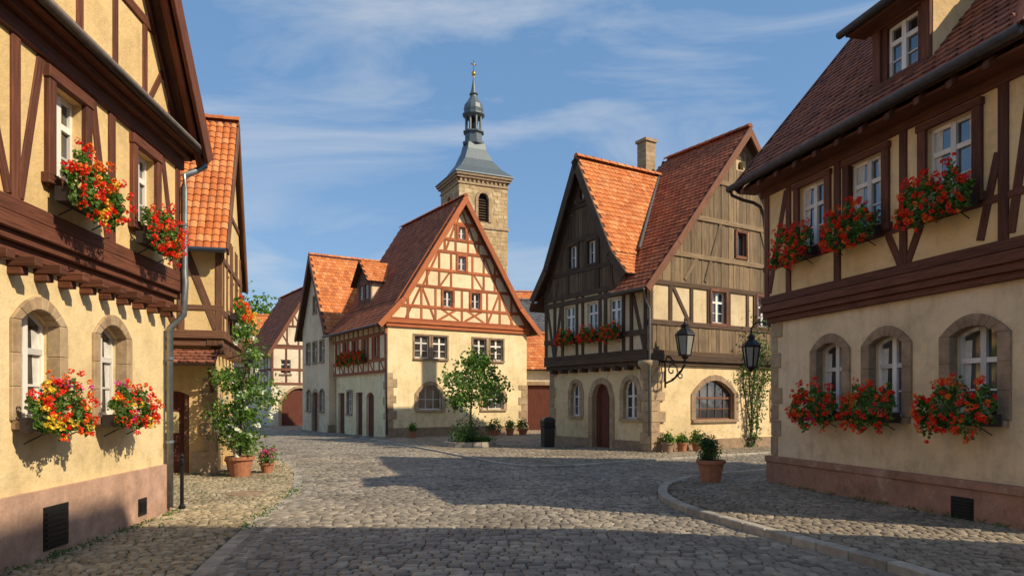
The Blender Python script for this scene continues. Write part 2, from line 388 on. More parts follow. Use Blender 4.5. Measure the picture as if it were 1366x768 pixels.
# ------------------------------------------------------------------ flower boxes, pots, plants
def flower_box(P,d,n,L,cols=('petal_red','petal_orange'),dens=1.0,scale=1.0,up=.3,drop=.3):
    P=V(P);d=V((d[0],d[1],0)).normalized();n=V((n[0],n[1],0)).normalized();Z=V((0,0,1))
    mats=['box_black','leaf_mid','leaf_bright','iron']+list(cols); mb=MB()
    c=P+n*.15
    for sg in(-1,1):
        mb.box(c+n*sg*.09,d*L/2,Z*.08,n*.012,0); mb.box(c+d*sg*(L/2-.01),n*.08,Z*.079,d*.012,0)
        tube(mb,[P+d*sg*L*.35+n*.01-Z*.2,P+d*sg*L*.35+n*.2-Z*.1,P+d*sg*L*.35+n*.26-Z*.09,P+d*sg*L*.35+n*.265+Z*.06],.008,5,3)
    mb.box(c-Z*.07,d*L/2*.98,n*.08,Z*.01,0)
    nl=int(1500*L*dens/scale); lp=[];lb=[]
    ph=[U(0,6) for _ in range(4)]
    def surf(t,a):
        x=t*2/L; env=max(.15,1-abs(x)**3*.4)
        return env*(1+.3*math.sin(10*t+ph[0])*math.cos(a*1.5+ph[3])+.25*math.sin(17*t+ph[1]+a*2))
    for _ in range(nl):
        t=U(-.54,.54)*L; a=U(-.5,1)*math.pi*.62; e=surf(t,a); r=U(.3,1)**.5
        oo=.15+math.cos(a)*.2*e*r; hh=(math.sin(a)*(up if a>0 else drop))*e*r*1.2
        p=c+d*t+n*(oo-.14)+Z*(.05+hh); (lp if U(0,1)<.6 else lb).append(p)
    leaves(mb,lp,.055*scale,1,.85); leaves(mb,lb,.052*scale,2,.85)
    nf=int(88*L*dens/scale**.5)
    ph2=U(0,6)
    for i in range(nf):
        t=U(-.54,.54)*L; a=U(-.6,1)*math.pi*.6; e=surf(t,a)
        oo=.15+math.cos(a)*.22*e; hh=(math.sin(a)*(up if a>0 else drop))*e*1.25
        p=c+d*t+n*(oo-.11+U(-.02,.05))+Z*(.07+hh+U(-.03,.06))
        if len(cols)>2:
            q=math.sin(t*9+ph2)+math.sin(t*23+ph[2])*.6+U(-.7,.7)
            ci=0 if U(0,1)<.42 else min(len(cols)-1,max(0,int((q+2)/4*len(cols))))
        else: ci=0 if U(0,1)<.8 else 1
        k=int(18/scale**.5); q=np.random.normal(size=(k,3)); q/=np.linalg.norm(q,axis=1)[:,None]; r=U(.02,.042)*scale**.5
        leaves(mb,np.array(p)+q*r,.031*scale**.7,4+ci,.95)
    mb.obj('flower_box',mats,origin=P)
def pot_plant(P,r,h,kind='bush',ph=.6,pr=.35,name='potted_plant',lm='leaf_mid',potm='terracotta',fl=None,n=700,ls=.07):
    mats=[potm,'soil','bark',lm,'leaf_bright']+([fl] if fl else []); mb=MB(); x,y,z=P
    lathe(mb,P,[(r*.66,0),(r*.7,.01),(r*.95,h*.82),(r*1.08,h*.84),(r*1.1,h),(r*.94,h),(r*.92,h*.9)],20,0)
    lathe(mb,P,[(r*.93,h*.86),(r*.9,h*.9)],16,1)
    for i in range(7):
        a=U(0,6.28); q=V(P)+V((0,0,h*.85)); e=q+V((math.cos(a)*pr*.6,math.sin(a)*pr*.6,ph*U(.5,.95)))
        tube(mb,[q,q.lerp(e,.5)+V((0,0,ph*.1)),e],[.014,.01,.004],5,2)
    pts=[]
    cl=[V((x,y,z+h))+V((U(-1,1)*pr*.6,U(-1,1)*pr*.6,U(.1,1)*ph*.8)) for _ in range(10)]
    for c in cl:
        for _ in range(n//10):
            q=np.random.normal(size=3)*pr*.3; pts.append((c.x+q[0],c.y+q[1],max(z+h*.8,c.z+q[2])))
    k=int(len(pts)*.7); leaves(mb,pts[:k],ls,3); leaves(mb,pts[k:],ls,4)
    if fl:
        for _ in range(25):
            c=random.choice(cl)+V((U(-1,1)*pr*.5,U(-1,1)*pr*.5,U(-.1,.25)*ph)); q=np.random.normal(size=(10,3))*.03
            leaves(mb,np.array(c)+q,.045,5,.9)
    mb.obj(name,mats,origin=P)
def tree(P,H,R,trunk_r=.06,name='tree',nclump=26,per=130,ls=.12,lm=('leaf_mid','leaf_bright'),base=.35,lean=(0,0),fl=None,pot=None,clr=.26):
    mats=['bark',lm[0],lm[1]]+([fl] if fl else ['leaf_mid'])+['terracotta','soil']; mb=MB(); P=V(P); z0=0
    if pot:
        r,h=pot; lathe(mb,P,[(r*.66,0),(r*.7,.01),(r*.95,h*.82),(r*1.08,h*.84),(r*1.1,h),(r*.94,h),(r*.92,h*.9)],20,4); lathe(mb,P,[(r*.93,h*.86),(r*.9,h*.9)],16,5); z0=h*.85
    top=P+V((lean[0],lean[1],H*.9)); b=P+V((0,0,z0)); m1=b.lerp(top,.35)+V((U(-.05,.05),U(-.05,.05),0))*H*.3; m2=b.lerp(top,.7)+V((U(-.05,.05),U(-.05,.05),0))*H*.3
    tube(mb,[b,m1,m2,top],[trunk_r,trunk_r*.8,trunk_r*.5,trunk_r*.15],8,0)
    for i in range(nclump):
        t=U(base,1.0); st=b.lerp(m1,t/.35) if t<.35 else (m1.lerp(m2,(t-.35)/.35) if t<.7 else m2.lerp(top,(t-.7)/.3))
        a=i*2.4+U(-.5,.5); prof=math.sin(math.pi*min(1,max(.08,(t-base)/(1-base)*.8+.18)))
        rr=R*prof*U(.5,1.15); e=st+V((math.cos(a)*rr,math.sin(a)*rr,U(-.05,.25)*R))
        tube(mb,[st,st.lerp(e,.5)+V((0,0,.08*R)),e],[trunk_r*.35,trunk_r*.2,trunk_r*.08],5,0)
        s=clr*R*U(.6,1.25); k=int(per*U(.5,1.3))
        q=np.random.normal(size=(k,3))*np.array([s,s,s*.7])*.8+np.array(e); j=int(k*(.75 if U(0,1)<.6 else .35)); leaves(mb,q[:j],ls,1,.7); leaves(mb,q[j:],ls,2,.7)
        if fl and U(0,1)<.6:
            for _ in range(2):
                c=np.array(e)+np.random.normal(size=3)*s*.8; leaves(mb,c+np.random.normal(size=(12,3))*.03,.07,3,.95)
    mb.obj(name,mats,origin=P)
# ------------------------------------------------------------------ BUILDING A : near left
def dirs(a): return (math.cos(a),math.sin(a)),(-math.sin(a),math.cos(a))
b=Bld('half_timbered_house',(-8,8))
d=(.0659,-.9978); nn=(.9978,.0659)
f=Fac((-5.45,11.2),d,nn); SL=10.5
low=[(1.7,1),(3.33,1),(5.2,1),(6.9,1),(8.6,1)]
holes=[window(b,f,s,1.55,.74,1.22,.16,2,3,.16,'white_paint','sandstone',.15,'surround_brown',cur=True) for s,_ in low]
wall(b('wall_lower','plaster_cream'),f,[(0,.7),(SL,.7),(SL,3.3),(0,3.3)],holes)
pl=b('plinth','plinth_pink'); fbox(pl,f,-.06,SL,0,.77,-.2,.07)
ir=b('vent_grilles','iron')
for s0,s1,h0,h1 in((2.9,3.38,.1,.58),(.85,1.1,.12,.36),(6.6,7.1,.1,.58)):
    fbox(ir,f,s0,s1,h0,h1,.06,.085)
    k=7
    for i in range(k): fbox(ir,f,s0+.03,s1-.03,h0+.04+(h1-h0-.08)*i/k,h0+.04+(h1-h0-.08)*(i+.45)/k,.08,.1)
T=b('timber_band','timber_a')
fbox(T,f,-.05,SL,3.24,3.36,-.1,.12); fbox(T,f,-.1,SL,3.362,3.46,-.1,.19); fbox(T,f,-.12,SL,3.462,3.62,-.1,.25)
s=.15
while s<SL:
    T.box(f.pt(s,3.19,.14),f.n*.15,f.d*.07,V((0,0,.05))); T.box(f.pt(s,3.1,.07),f.n*.08,f.d*.06,V((0,0,.04))); s+=.46
fu=f.off(.2)
T=b('timber_frame','timber_a')
ups=[1.2,3.15,5.3,7.2,9.0]
holes=[window(b,fu,s,4.2,.6,1.02,0,2,3,.1,'white_paint',None,.1,None) for s in ups]
wall(b('wall_upper','plaster_ochre'),fu,[(-.05,3.6),(SL,3.6),(SL,5.7),(-.05,5.7)],holes)
for s in ups:
    for sg in(-1,1): fbox(T,fu,s+sg*.375-.07,s+sg*.375+.07,4.06,5.34,-.08,.06,True)
    fbox(T,fu,s-.46,s+.46,5.225,5.36,-.08,.075); fbox(T,fu,s-.5,s+.5,4.08,4.195,-.08,.09)
beam(T,fu,-.1,3.7,SL,3.7,.15,0,.04); beam(T,fu,-.1,5.5,SL,5.5,.18,0,.05)
for s in(.06,2.15,4.1,6.2,8.1,9.9): beam(T,fu,s,3.75,s,5.42,.15)
for a,c in((.15,.62),(2.25,2.62),(4.02,3.66),(4.2,4.75),(8.2,8.6)): beam(T,fu,a,3.8,c,5.4,.13,0,.022)
T2=b('timber_cornice','timber_a')
fbox(T2,fu,-.2,SL,5.585,5.68,-.1,.14); fbox(T2,fu,-.22,SL,5.682,5.78,-.1,.26)
GU=b('sm_gutter','gutter_dark'); tube(GU,[fu.pt(-.25,5.72,.32),fu.pt(SL,5.78,.32)],.06,10)
xc,half,h0,hp=4.6,4.75,5.72,12.3
gh=[window(b,fu,s,7.3,.55,.9,0,2,2,.1,'white_paint',None,.1,None) for s in (4.1,5.2)]
wall(b('wall_gable','plaster_ochre'),fu,[(xc-half,h0),(xc+half,h0),(xc,hp)],gh)
T3=b('timber_gable','timber_a')
gable_timbers(T3,fu,xc,half,h0,hp,[5.9,7.1,8.5,9.9,11],.85,.15); rakes(T3,fu,xc,half,h0,hp,.18)
e=.38
sl=(hp-h0)/half
for sg in(-1,1):
    q=.12; E=fu.pt(xc+sg*(half+q),h0-q*sl+.1,e); K=fu.pt(xc,hp+.12,e); Eb=fu.pt(xc+sg*(half+q),h0-q*sl+.1,-9); 
    slope(b,'tile_dark',E,Eb,K,.2,.2)
    barge(b('timber_barge','timber_a'),fu.pt(xc+sg*(half+q),h0-q*sl+.1,e+.03),fu.pt(xc,hp+.1,e+.03),.28,.06)
    barge(b('timber_barge','timber_a'),fu.pt(xc+sg*(half+q-.05),h0-q*sl,e-.1),fu.pt(xc,hp-.05,e-.1),.16,.1)
ridge(b,'tile_dark',fu.pt(xc,hp+.15,e),fu.pt(xc,hp+.15,-9))
f2=Fac(f.pt(0,0,-.26),-f.n,-f.d); wall(b('wall_end','plaster_cream'),f2,[(0,0),(8.7,0),(8.7,5.7),(0,5.7)])
f3=Fac(f.pt(SL,0,-.26),-f.n,f.d); wall(b('wall_end','plaster_cream'),f3,[(0,0),(8.7,0),(8.7,5.7),(0,5.7)])
f4=Fac(f.pt(0,0,-9),f.d,-f.n); wall(b('wall_end','plaster_cream'),f4,[(0.01,0),(SL,0),(SL,5.7),(0.01,5.7)])
DP=b('sm_downspout','zinc')
tube(DP,[fu.pt(-.3,5.7,.32),fu.pt(-.3,5.55,.3),fu.pt(-.15,5.42,.2),fu.pt(.0,5.3,.1),fu.pt(.02,5.1,.09),fu.pt(.02,3.75,.1),fu.pt(.04,3.6,.12),fu.pt(.06,3.1,.1),fu.pt(.08,2.9,-.1),fu.pt(.08,.1,-.1)],.05,10)
for z in (4.5,2.4,1.1): 
    lathe(DP,fu.pt(.02 if z>3 else .08,z,.09 if z>3 else -.1),[(.062,0),(.062,.04)],10)
b.finish()
flower_box(fu.pt(3.1,3.98,.06),d,nn,.98,('petal_red','petal_orange','petal_yellow'),1.2,1,.34,.24)
flower_box(fu.pt(1.25,3.95,.06),d,nn,.9,('petal_red','petal_orange'),1.1,1,.3,.24)
flower_box(fu.pt(5.5,3.98,.06),d,nn,.8,('petal_red','petal_orange'),.8,1,.25,.2)
LC=('petal_red','petal_yellow','petal_orange','petal_magenta')
flower_box(f.pt(3.4,1.5,.06),d,nn,.92,LC,1.15,1,.3,.16)
flower_box(f.pt(1.75,1.5,.06),d,nn,.88,LC,1.1,1,.28,.16)
# ------------------------------------------------------------------ BUILDING C : near right
b=Bld('half_timbered_house',(8,11)); d=(.2383,-.9712); nn=(-.9712,-.2383)
f=Fac((5.26,14.4),d,nn); SL=5.85
lw=[(1.74,.7),(3.08,.72),(4.7,.78)]
holes=[window(b,f,s,1.5,w,1.3,.13,2,3,.17,'white_paint','surround_brown',.18,'surround_brown',cur=True) for s,w in lw]
wall(b('wall_lower','plaster_beige'),f,[(0,.6),(SL,.6),(SL,3.4),(0,3.4)],holes)
fbox(b('plinth','red_sandstone'),f,-.07,SL+.05,0,.54,-.2,.09); fbox(b('plinth_band','red_sandstone'),f,-.09,SL+.05,.543,.66,-.2,.12)
quoins(b('quoins','sandstone'),f,-.02,.67,3.3,1,.34,.22,.34)
ir=b('vent_grilles','iron'); fbox(ir,f,4.42,4.78,.1,.42,.08,.105)
for i in range(6): fbox(ir,f,4.44,4.76,.13+.045*i,.15+.045*i,.1,.118)
T=b('timber_band','timber_c')
fbox(T,f,-.06,SL,3.32,3.42,-.1,.09); fbox(T,f,-.1,SL,3.422,3.53,-.1,.15); fbox(T,f,-.12,SL,3.532,3.68,-.1,.2)
fu=f.off(.16); uw=[(1.48,.72),(2.83,.74),(4.46,.78)]
holes=[window(b,fu,s,4.55,w,1.15,0,2,3,.07,'white_paint',None,.1,None,cur=True) for s,w in uw]
wall(b('wall_upper','plaster_beige_up'),fu,[(-.04,3.66),(SL,3.66),(SL,6.4),(-.04,6.4)],holes)
T=b('timber_frame','timber_c')
for s,w in uw:
    for sg in(-1,1): fbox(T,fu,s+sg*(w/2+.075)-.075,s+sg*(w/2+.075)+.075,4.4,5.8,-.06,.055,True)
    fbox(T,fu,s-w/2-.17,s+w/2+.17,5.704,5.81,-.06,.07); fbox(T,fu,s-w/2-.2,s+w/2+.2,4.42,4.545,-.06,.09)
beam(T,fu,-.1,3.76,SL,3.76,.15,0,.045); beam(T,fu,-.1,5.93,SL,5.93,.17,0,.05); beam(T,fu,-.05,4.4,SL,4.4,.11,0,.022)
for s in(.08,.78,2.15,3.62,5.3,5.77): beam(T,fu,s,3.8,s,5.9,.15)
for a,c,x,y in((.15,3.9,.7,5.8),(5.22,5.0,4.95,3.9),(5.4,3.9,5.7,5.8),(3.55,3.85,3.3,4.36),(3.7,3.85,3.95,4.36)): beam(T,fu,a,c,x,y,.13,0,.02)
fbox(T,fu,-.3,SL,6.03,6.2,-.1,.12)
pitch=1.19; eo=.5; ez=6.12; EN=SL+.15
iR=4.1; zr=ez+(iR+eo)*pitch; rs=2.9; hc=EN-rs
E0=fu.pt(-.35,ez,eo);E1=fu.pt(EN,ez,eo);R0=fu.pt(-.35,zr,-iR)
slope(b,'tile_dark',E0,E1,R0,.19,.17,'flat',cr=hc)
E0b=fu.pt(-.35,ez,-2*iR-eo);E1b=fu.pt(EN,ez,-2*iR-eo); slope(b,'tile_dark',E0b,E1b,R0,.3,.3,cr=hc)
hw2=(2*iR+2*eo)/2; slope(b,'tile_dark',E1,E1b,fu.pt(rs,zr,-iR),.3,.3,cl=hw2,cr=hw2)
ridge(b,'tile_dark',fu.pt(-.35,zr+.04,-iR),fu.pt(rs,zr+.04,-iR)); ridge(b,'tile_dark',fu.pt(rs,zr+.04,-iR),E1+V((0,0,.05)))
s=0
while s<SL: T.box(fu.pt(s,ez+.0,.26)+V((0,0,.02)),(fu.n*.26-V((0,0,.2))),fu.d*.05,V((0,0,.05))); s+=.55
fbox(b('timber_soffit','timber_c'),fu,-.34,EN-.02,5.985,6.025,.0,.42)
tube(b('sm_gutter','gutter_dark'),[fu.pt(-.42,ez-.03,eo+.07),fu.pt(EN,ez+.02,eo+.07)],.07,10)
tube(b('sm_gutter','gutter_dark'),[fu.pt(-.36,ez-.05,eo+.07),fu.pt(-.36,ez-.16,eo+.03),fu.pt(-.3,ez-.26,.3),fu.pt(-.22,ez-.32,.12),fu.pt(-.2,ez-.4,-.02),fu.pt(-.2,ez-.6,-.1),fu.pt(-.12,3.6,-.3),fu.pt(-.12,.2,-.3)],.035,8)
barge(b('timber_barge','timber_c'),fu.pt(-.38,ez,eo),fu.pt(-.38,zr,-iR),.2,.05)
g=Fac(f.pt(0,0,-.27),-f.n,-f.d); wall(b('wall_end','plaster_beige'),g,[(0,0),(8.1,0),(8.1,6.3),(4.0,zr-.35),(0,6.4)])
g=Fac(f.pt(SL,0,-.27),-f.n,f.d); wall(b('wall_end','plaster_beige'),g,[(0,0),(8.1,0),(8.1,6.1),(0,6.1)])
ds0,ds1=3.0,4.12; zt=7.78
hole=[window(b,fu,(ds0+ds1)/2,6.78,.62,.82,0,2,3,.07,'white_paint',None,.1,None)]
wall(b('dormer_wall','timber_c'),fu.off(-.02),[(ds0,6.3),(ds1,6.3),(ds1,zt),(ds0,zt)],hole,0,.1)
T=b('timber_dormer','timber_c')
for s in(ds0+.07,ds1-.07): fbox(T,fu,s-.08,s+.08,6.4,zt,-.05,.03,True)
fbox(T,fu,ds0-.05,ds1+.05,7.62,zt+.04,-.05,.05); fbox(T,fu,ds0,ds1,6.62,6.76,-.05,.06)
for s,nrm in((ds0,-f.d),(ds1,f.d)):
    g=Fac(fu.pt(s,0,-.03),-fu.n,nrm); wall(b('dormer_cheek','plaster_beige_up'),g,[(0,6.5),(0,zt),(1.9,zt+.75),(1.9,8.3)],(),.02,.06)
    beam(T,g,0,zt-.03,1.9,zt+.72,.14,.02,.02,.06)
slope(b,'tile_dark',fu.pt(ds0-.25,zt-.05,.35),fu.pt(ds1+.25,zt-.05,.35),fu.pt(ds0-.25,zt+1.28,-2.8),.19,.17)
tube(b('sm_gutter','gutter_dark'),[fu.pt(ds0-.3,zt-.07,.42),fu.pt(ds1+.3,zt-.05,.42)],.06,8)
fbox(T,fu,ds0-.2,ds1+.2,zt-.14,zt-.1,0,.34)
b.finish()
RC=('petal_red','petal_orange')
for s,L in((1.25,.98),(2.75,1.08),(4.45,1.15)): flower_box(fu.pt(s,4.42,.07),d,nn,L,RC,1.15,1,.34,.24)
for s,L in((1.65,1.05),(3.0,1.02),(4.65,1.15)): flower_box(f.pt(s,1.5,.07),d,nn,L,('petal_red','petal_red','petal_orange','petal_magenta') if s<2 else RC,1.1,1,.34,.26)
# ------------------------------------------------------------------ BUILDING B : small left
b=Bld('timbered_cottage',(-9,18)); d=(-.2607,.9654); nn=(.9654,.2607)
f=Fac((-7.1,17.0),d,nn); g=Fac((-7.1,17.0),(-.9654,-.2607),(.2607,-.9654)); D=3.7
wall(b('wall_lower','plaster_b'),f,[(.26,0),(D,0),(D,3.3),(.26,3.3)],[outline(1.9,.0,1.1,2.1,0)])
fbox(b('door','door_wood'),f,1.38,2.42,.02,2.08,-.2,-.12,True)
dh=outline(.98,.06,.84,1.95,.12)
wall(b('wall_lower','plaster_b'),g,[(0,0),(5,0),(5,3.3),(0,3.3)],[dh,outline(2.6,1.1,.7,1.1)])
window(b,g,2.6,1.1,.7,1.1)
DR=b('door','door_wood'); fbox(DR,g,.57,1.39,.07,1.98,-.2,-.13,True); 
for x in(.62,1.28): fbox(b('timber_door_frame','timber_b'),g,x-.06,x+.06,.06,2.0,-.12,-.04,True)
fbox(b('paper_notice','paper'),g,.8,1.12,1.0,1.5,-.125,-.115)
fbox(b('plinth','sandstone'),g,-.05,.5,0,.55,-.1,.05); quoins(b('quoins','sandstone'),g,-.05,.56,2.3,1,.42,.3,.4,.04); quoins(b('quoins','sandstone'),f,-.04,0,2.3,1,.4,.28,.4,.04)
T=b('timber_frame','timber_b')
j=.2; fu=f.off(j); gu=Fac(g.P+f.n*j+g.n*j,g.d,g.n); fu.P=gu.P.copy(); DU=D+2*j
fbox(T,g,-.2,5,3.05,3.22,-.1,.18); fbox(T,gu,-.02,5,3.225,3.42,-.1,.04); fbox(T,fu,-.02,DU,3.23,3.425,-.1,.05); fbox(T,fu,0,DU,3.06,3.225,-.35,-.02)
for s in(.2,.9,1.6,2.3,3.0,3.7): T.box(fu.pt(s,2.95,-.12),fu.n*.15,fu.d*.07,V((0,0,.09)))
slope(b,'tile_dark',g.pt(-.1,2.62,.75),g.pt(3,2.62,.75),g.pt(-.1,3.0,.0),.2,.17)
tube(T,[g.pt(.05,2.0,.02),g.pt(.05,2.5,.5)],.05,6)
wz=[window(b,fu,s,3.95,.55,.95,0,2,3,.08,'white_paint',None,.08,None) for s in(1.1,2.2,3.3)]
xr=DU/2; ze=5.6; zp=9.1; 
wall(b('wall_upper','plaster_ochre'),gu,[(0,3.3),(5,3.3),(5,ze+.2),(0,ze+.2)],[])
wall(b('wall_upper','plaster_ochre'),fu,[(.26,3.3),(DU,3.3),(DU,ze),(xr,zp-.1),(.26,ze+.3)],wz)
for s in(.08,.75,1.5,1.85,2.6,2.95,3.7,4.0): beam(T,fu,s,3.4,s,min(ze+.2,9),.14)
for h in(3.85,5.1,6.5): 
    k=xr if h<5.5 else xr*(zp-h)/(zp-ze); beam(T,fu,xr-k,h,xr+k,h,.14,0,.035)
for s in(.08,.9,1.9,2.8,4): beam(T,gu,s,3.4,s,5.7,.16)
beam(T,gu,0,3.95,5,3.95,.12); beam(T,gu,0,5.45,5,5.45,.18,0,.04); beam(T,gu,.12,3.45,.85,5.4,.16,0,.02); beam(T,gu,1.85,5.4,1.0,3.45,.14,0,.02)
tn=(zp-ze)/xr; oy=.35; oe=.12; E=lambda s,h,o: fu.pt(s,h,o)
slope(b,'tile_orange',E(-oy,ze-oy*tn*.55,oe),E(-oy,ze-oy*tn*.55,-7),E(xr,zp,oe),.17,.22,'pan')
slope(b,'tile_orange',E(DU+oy,ze-oy*tn,oe),E(DU+oy,ze-oy*tn,-7),E(xr,zp,oe),.3,.35,'pan')
ridge(b,'tile_orange',E(xr,zp+.06,oe+.02),E(xr,zp+.06,-7))
for s0 in(-oy,DU+oy): barge(b('timber_barge','timber_b'),E(s0,ze-oy*tn*(.55 if s0<0 else 1),oe+.03),E(xr,zp,oe+.03),.24,.05)
tube(b('sm_gutter','zinc'),[E(-oy-.06,ze-oy*tn*.55-.03,oe),E(-oy-.06,ze-oy*tn*.55-.03,-5)],.06,8)
g2=Fac(f.pt(D,0,-.0),(-.9654,-.2607),d); wall(b('wall_end','plaster_b'),g2,[(0.01,0),(6,0),(6,ze),(0.01,ze)],(),.3)
b.finish()
flower_box(fu.pt(1.1,3.85,.05),d,nn,.8,('petal_orange','petal_red'),.8,1.3); flower_box(fu.pt(2.3,3.85,.05),d,nn,.8,('petal_yellow','petal_orange','petal_red'),.8,1.3)
# ------------------------------------------------------------------ BUILDING F : cream gabled house
a=math.radians(32.6); ux,uy=dirs(a)
O=(-5.8,33.2); f=Fac(O,ux,(uy[0]*-1,uy[1]*-1)); g=Fac(O,uy,(-ux[0],-ux[1])); W=7.8; D=7.4
b=Bld('gabled_town_house',(-4,36))
hs=[]
for s in(1.75,2.72,4.95,5.95): hs.append(window(b,f,s,3.82,.78,1.08,0,2,3,.1,'white_paint','surround_brown',.08,'surround_brown'))
for s in(2.2,5.75): hs.append(window(b,f,s,1.35,1.25,1.2,.42,3,2,.12,'white_paint','sandstone',.2,'sandstone'))
wall(b('wall_lower','plaster_f'),f,[(0,0),(W,0),(W,5.35),(0,5.35)],hs)
fbox(b('plinth','surround_brown'),f,-.08,W+.08,0,.5,-.1,.08)
quoins(b('quoins','sandstone'),f,-.03,.5,3.1,1,.5,.32,.36,.03); quoins(b('quoins','sandstone'),f,W+.03,.5,2.6,-1,.55,.35,.36,.03); quoins(b('quoins','sandstone'),g,-.03,.5,3.1,1,.5,.32,.36,.03)
T=b('timber_frame','timber_f')
fbox(T,f,-.1,W+.1,5.25,5.42,-.1,.1); fbox(T,f,-.12,W+.12,5.425,5.55,-.1,.16)
xc=W/2;hp=11.75;h0=5.5; half=W/2+.1
gf=f.off(.06); gw=[window(b,gf,x,h,w,t,0,2,2,.08,'white_paint',None,.08,None) for x,h,w,t in((xc-.78,6.35,.5,.8),(xc+.78,6.35,.5,.8),(xc,8.2,.42,.7),(xc,9.75,.38,.6))]
wall(b('wall_gable','plaster_fup'),gf,[(xc-half,h0),(xc+half,h0),(xc,hp)],gw)
for x,h,w,t in((xc-.78,6.35,.5,.8),(xc+.78,6.35,.5,.8),(xc,8.2,.42,.7),(xc,9.75,.38,.6)):
    ring(T,gf,outline(x,h,w,t,0,.01),outline(x,h,w,t,0,-.12),-.05,.05)
hw=lambda h: half*(hp-h)/(hp-h0)
for h in(5.62,6.28,7.28,8.12,9.05,9.68,10.5): beam(T,gf,xc-hw(h),h,xc+hw(h),h,.15,0,.036)
rakes(T,gf,xc,half,h0,hp,.24)
for x in(-2.9,-2.2,-1.45,1.45,2.2,2.9,0): 
    t=min(7.25,hp-(hp-h0)*abs(x)/half-.1); beam(T,gf,xc+x,5.7,xc+x,t,.13,0,.024)
for x in(-1.9,-1.25,-.6,.6,1.25,1.9):
    t=min(9.0,hp-(hp-h0)*abs(x)/half-.1); beam(T,gf,xc+x,7.3,xc+x,t,.12,0,.024)
for x in(-.95,-.35,.35,.95): beam(T,gf,xc+x,9.05,xc+x,min(10.45,hp-(hp-h0)*abs(x)/half-.1),.12,0,.024)
for sg in(-1,1):
    beam(T,gf,xc+sg*3.0,5.7,xc+sg*2.25,7.2,.12,0,.018); beam(T,gf,xc+sg*1.5,5.7,xc+sg*2.15,7.2,.12,0,.018)
    beam(T,gf,xc+sg*1.3,5.68,xc+sg*.3,6.25,.11,0,.018); beam(T,gf,xc+sg*.15,5.7,xc+sg*1.15,6.25,.11,0,.015)
    beam(T,gf,xc+sg*2.1,7.35,xc+sg*1.3,9.0,.12,0,.018); beam(T,gf,xc+sg*1.2,7.35,xc+sg*.65,8.1,.1,0,.018)
    beam(T,gf,xc+sg*.9,9.1,xc+sg*.4,10.4,.11,0,.018)
    beam(T,gf,xc+sg*.3,10.5,xc,11.2,.1,0,.018)
hs=[window(b,g,s,1.1,.7,1.15,0,2,3,.1,'white_paint','surround_brown',.1,'surround_brown') for s in(5.1,)]
hs.append(outline(2.2,0,1.0,2.2,.2)); hs.append(outline(3.7,0,.9,2.2,0)); hs.append(outline(6.4,0,1.0,2.2,0))
for s in(2.2,3.7,6.4): fbox(b('door','door_wood'),g,s-.52,s+.52,.01,2.25,-.22,-.13,True)
wall(b('wall_lower','plaster_f'),g,[(.26,0),(D,0),(D,3.1),(.26,3.1)],hs)
us=(1.3,2.7,4.1,5.5,6.7); gu=g.off(.08)
hs=[window(b,gu,s,3.9,.6,.95,0,2,2,.08,'white_paint',None,.08,None) for s in us]
wall(b('wall_side_upper','plaster_fup'),gu,[(.05,3.05),(D,3.05),(D,5.6),(.05,5.6)],hs)
for s in us: ring(T,gu,outline(s,3.9,.6,.95,0,.01),outline(s,3.9,.6,.95,0,-.11),-.05,.045)
for h in(3.16,3.72,4.95,5.4): beam(T,gu,0,h,D,h,.15,0,.036)
s=.1;i=0
while s<D: 
    beam(T,gu,s,3.2,s,5.4,.14,0,.026)
    if i%2==0: beam(T,gu,s+.1,3.2,s+.6,3.7,.1,0,.015)
    s+=.7;i+=1
m=(hp-h0)/half
for sg in(-1,1):
    kx=xc+sg*(half-.7); kz=h0+.7*m; ex_=xc+sg*(half+.55); ez=kz-1.25*1.05
    slope(b,'tile_red',f.pt(ex_,ez,.45),f.pt(ex_,ez,-D),f.pt(kx,kz,.45),.22,.22)
    slope(b,'tile_red',f.pt(kx,kz,.45),f.pt(kx,kz,-D),f.pt(xc,hp+.05,.45),.22,.22)
    barge(b('timber_barge','timber_f'),f.pt(ex_,ez,.47),f.pt(kx,kz,.47),.26,.07); barge(b('timber_barge','timber_f'),f.pt(kx,kz,.47),f.pt(xc,hp+.05,.47),.26,.07)
ridge(b,'tile_red',f.pt(xc,hp+.08,.45),f.pt(xc,hp+.08,-D))
tube(b('sm_gutter','gutter_dark'),[f.pt(xc-half-.6,ez-.02,.4),f.pt(xc-half-.6,ez-.02,-D)],.06,8)
tube(b('sm_gutter','gutter_dark'),[f.pt(xc-half-.55,ez-.05,.3),f.pt(-.1,ez-.4,.06),f.pt(-.06,.2,.06)],.04,8)
h_=Fac(f.pt(0,0,-D),ux,uy); wall(b('wall_back','plaster_f'),h_,[(0,0),(W,0),(W,5.6),(xc,hp-.1),(0,5.6)])
r_=Fac(f.pt(W,0,0),uy,ux); wall(b('wall_right','plaster_f'),r_,[(.26,0),(D,0),(D,5.7),(.26,5.7)])
yc=5.0; dw=1.0; xf=.75; gz=g.off(-xf)
hole=[window(b,gz,yc+q,7.15,.5,.75,0,2,2,.07,'white_paint',None,.05,None) for q in(-.4,.4)]
wall(b('dormer_wall','timber_d'),gz,[(yc-dw,6.5),(yc+dw,6.5),(yc+dw,8.15),(yc-dw,8.15)],hole,0,.08)
for s,nrm in((yc-dw,-V((*uy,0))),(yc+dw,V((*uy,0)))):
    q=Fac(gz.pt(s,0,0),ux,nrm); wall(b('dormer_cheek','plaster_e'),q,[(0,6.3),(2,6.3),(2,8.15),(0,8.15)],(),0,.05)
zd=8.1
for sg in(-1,1):
    slope(b,'tile_orange',gz.pt(yc+sg*(dw+.25),zd-.15,.3),gz.pt(yc+sg*(dw+.25),zd-.15,-2.6),gz.pt(yc,zd+1.1,.3),.22,.22)
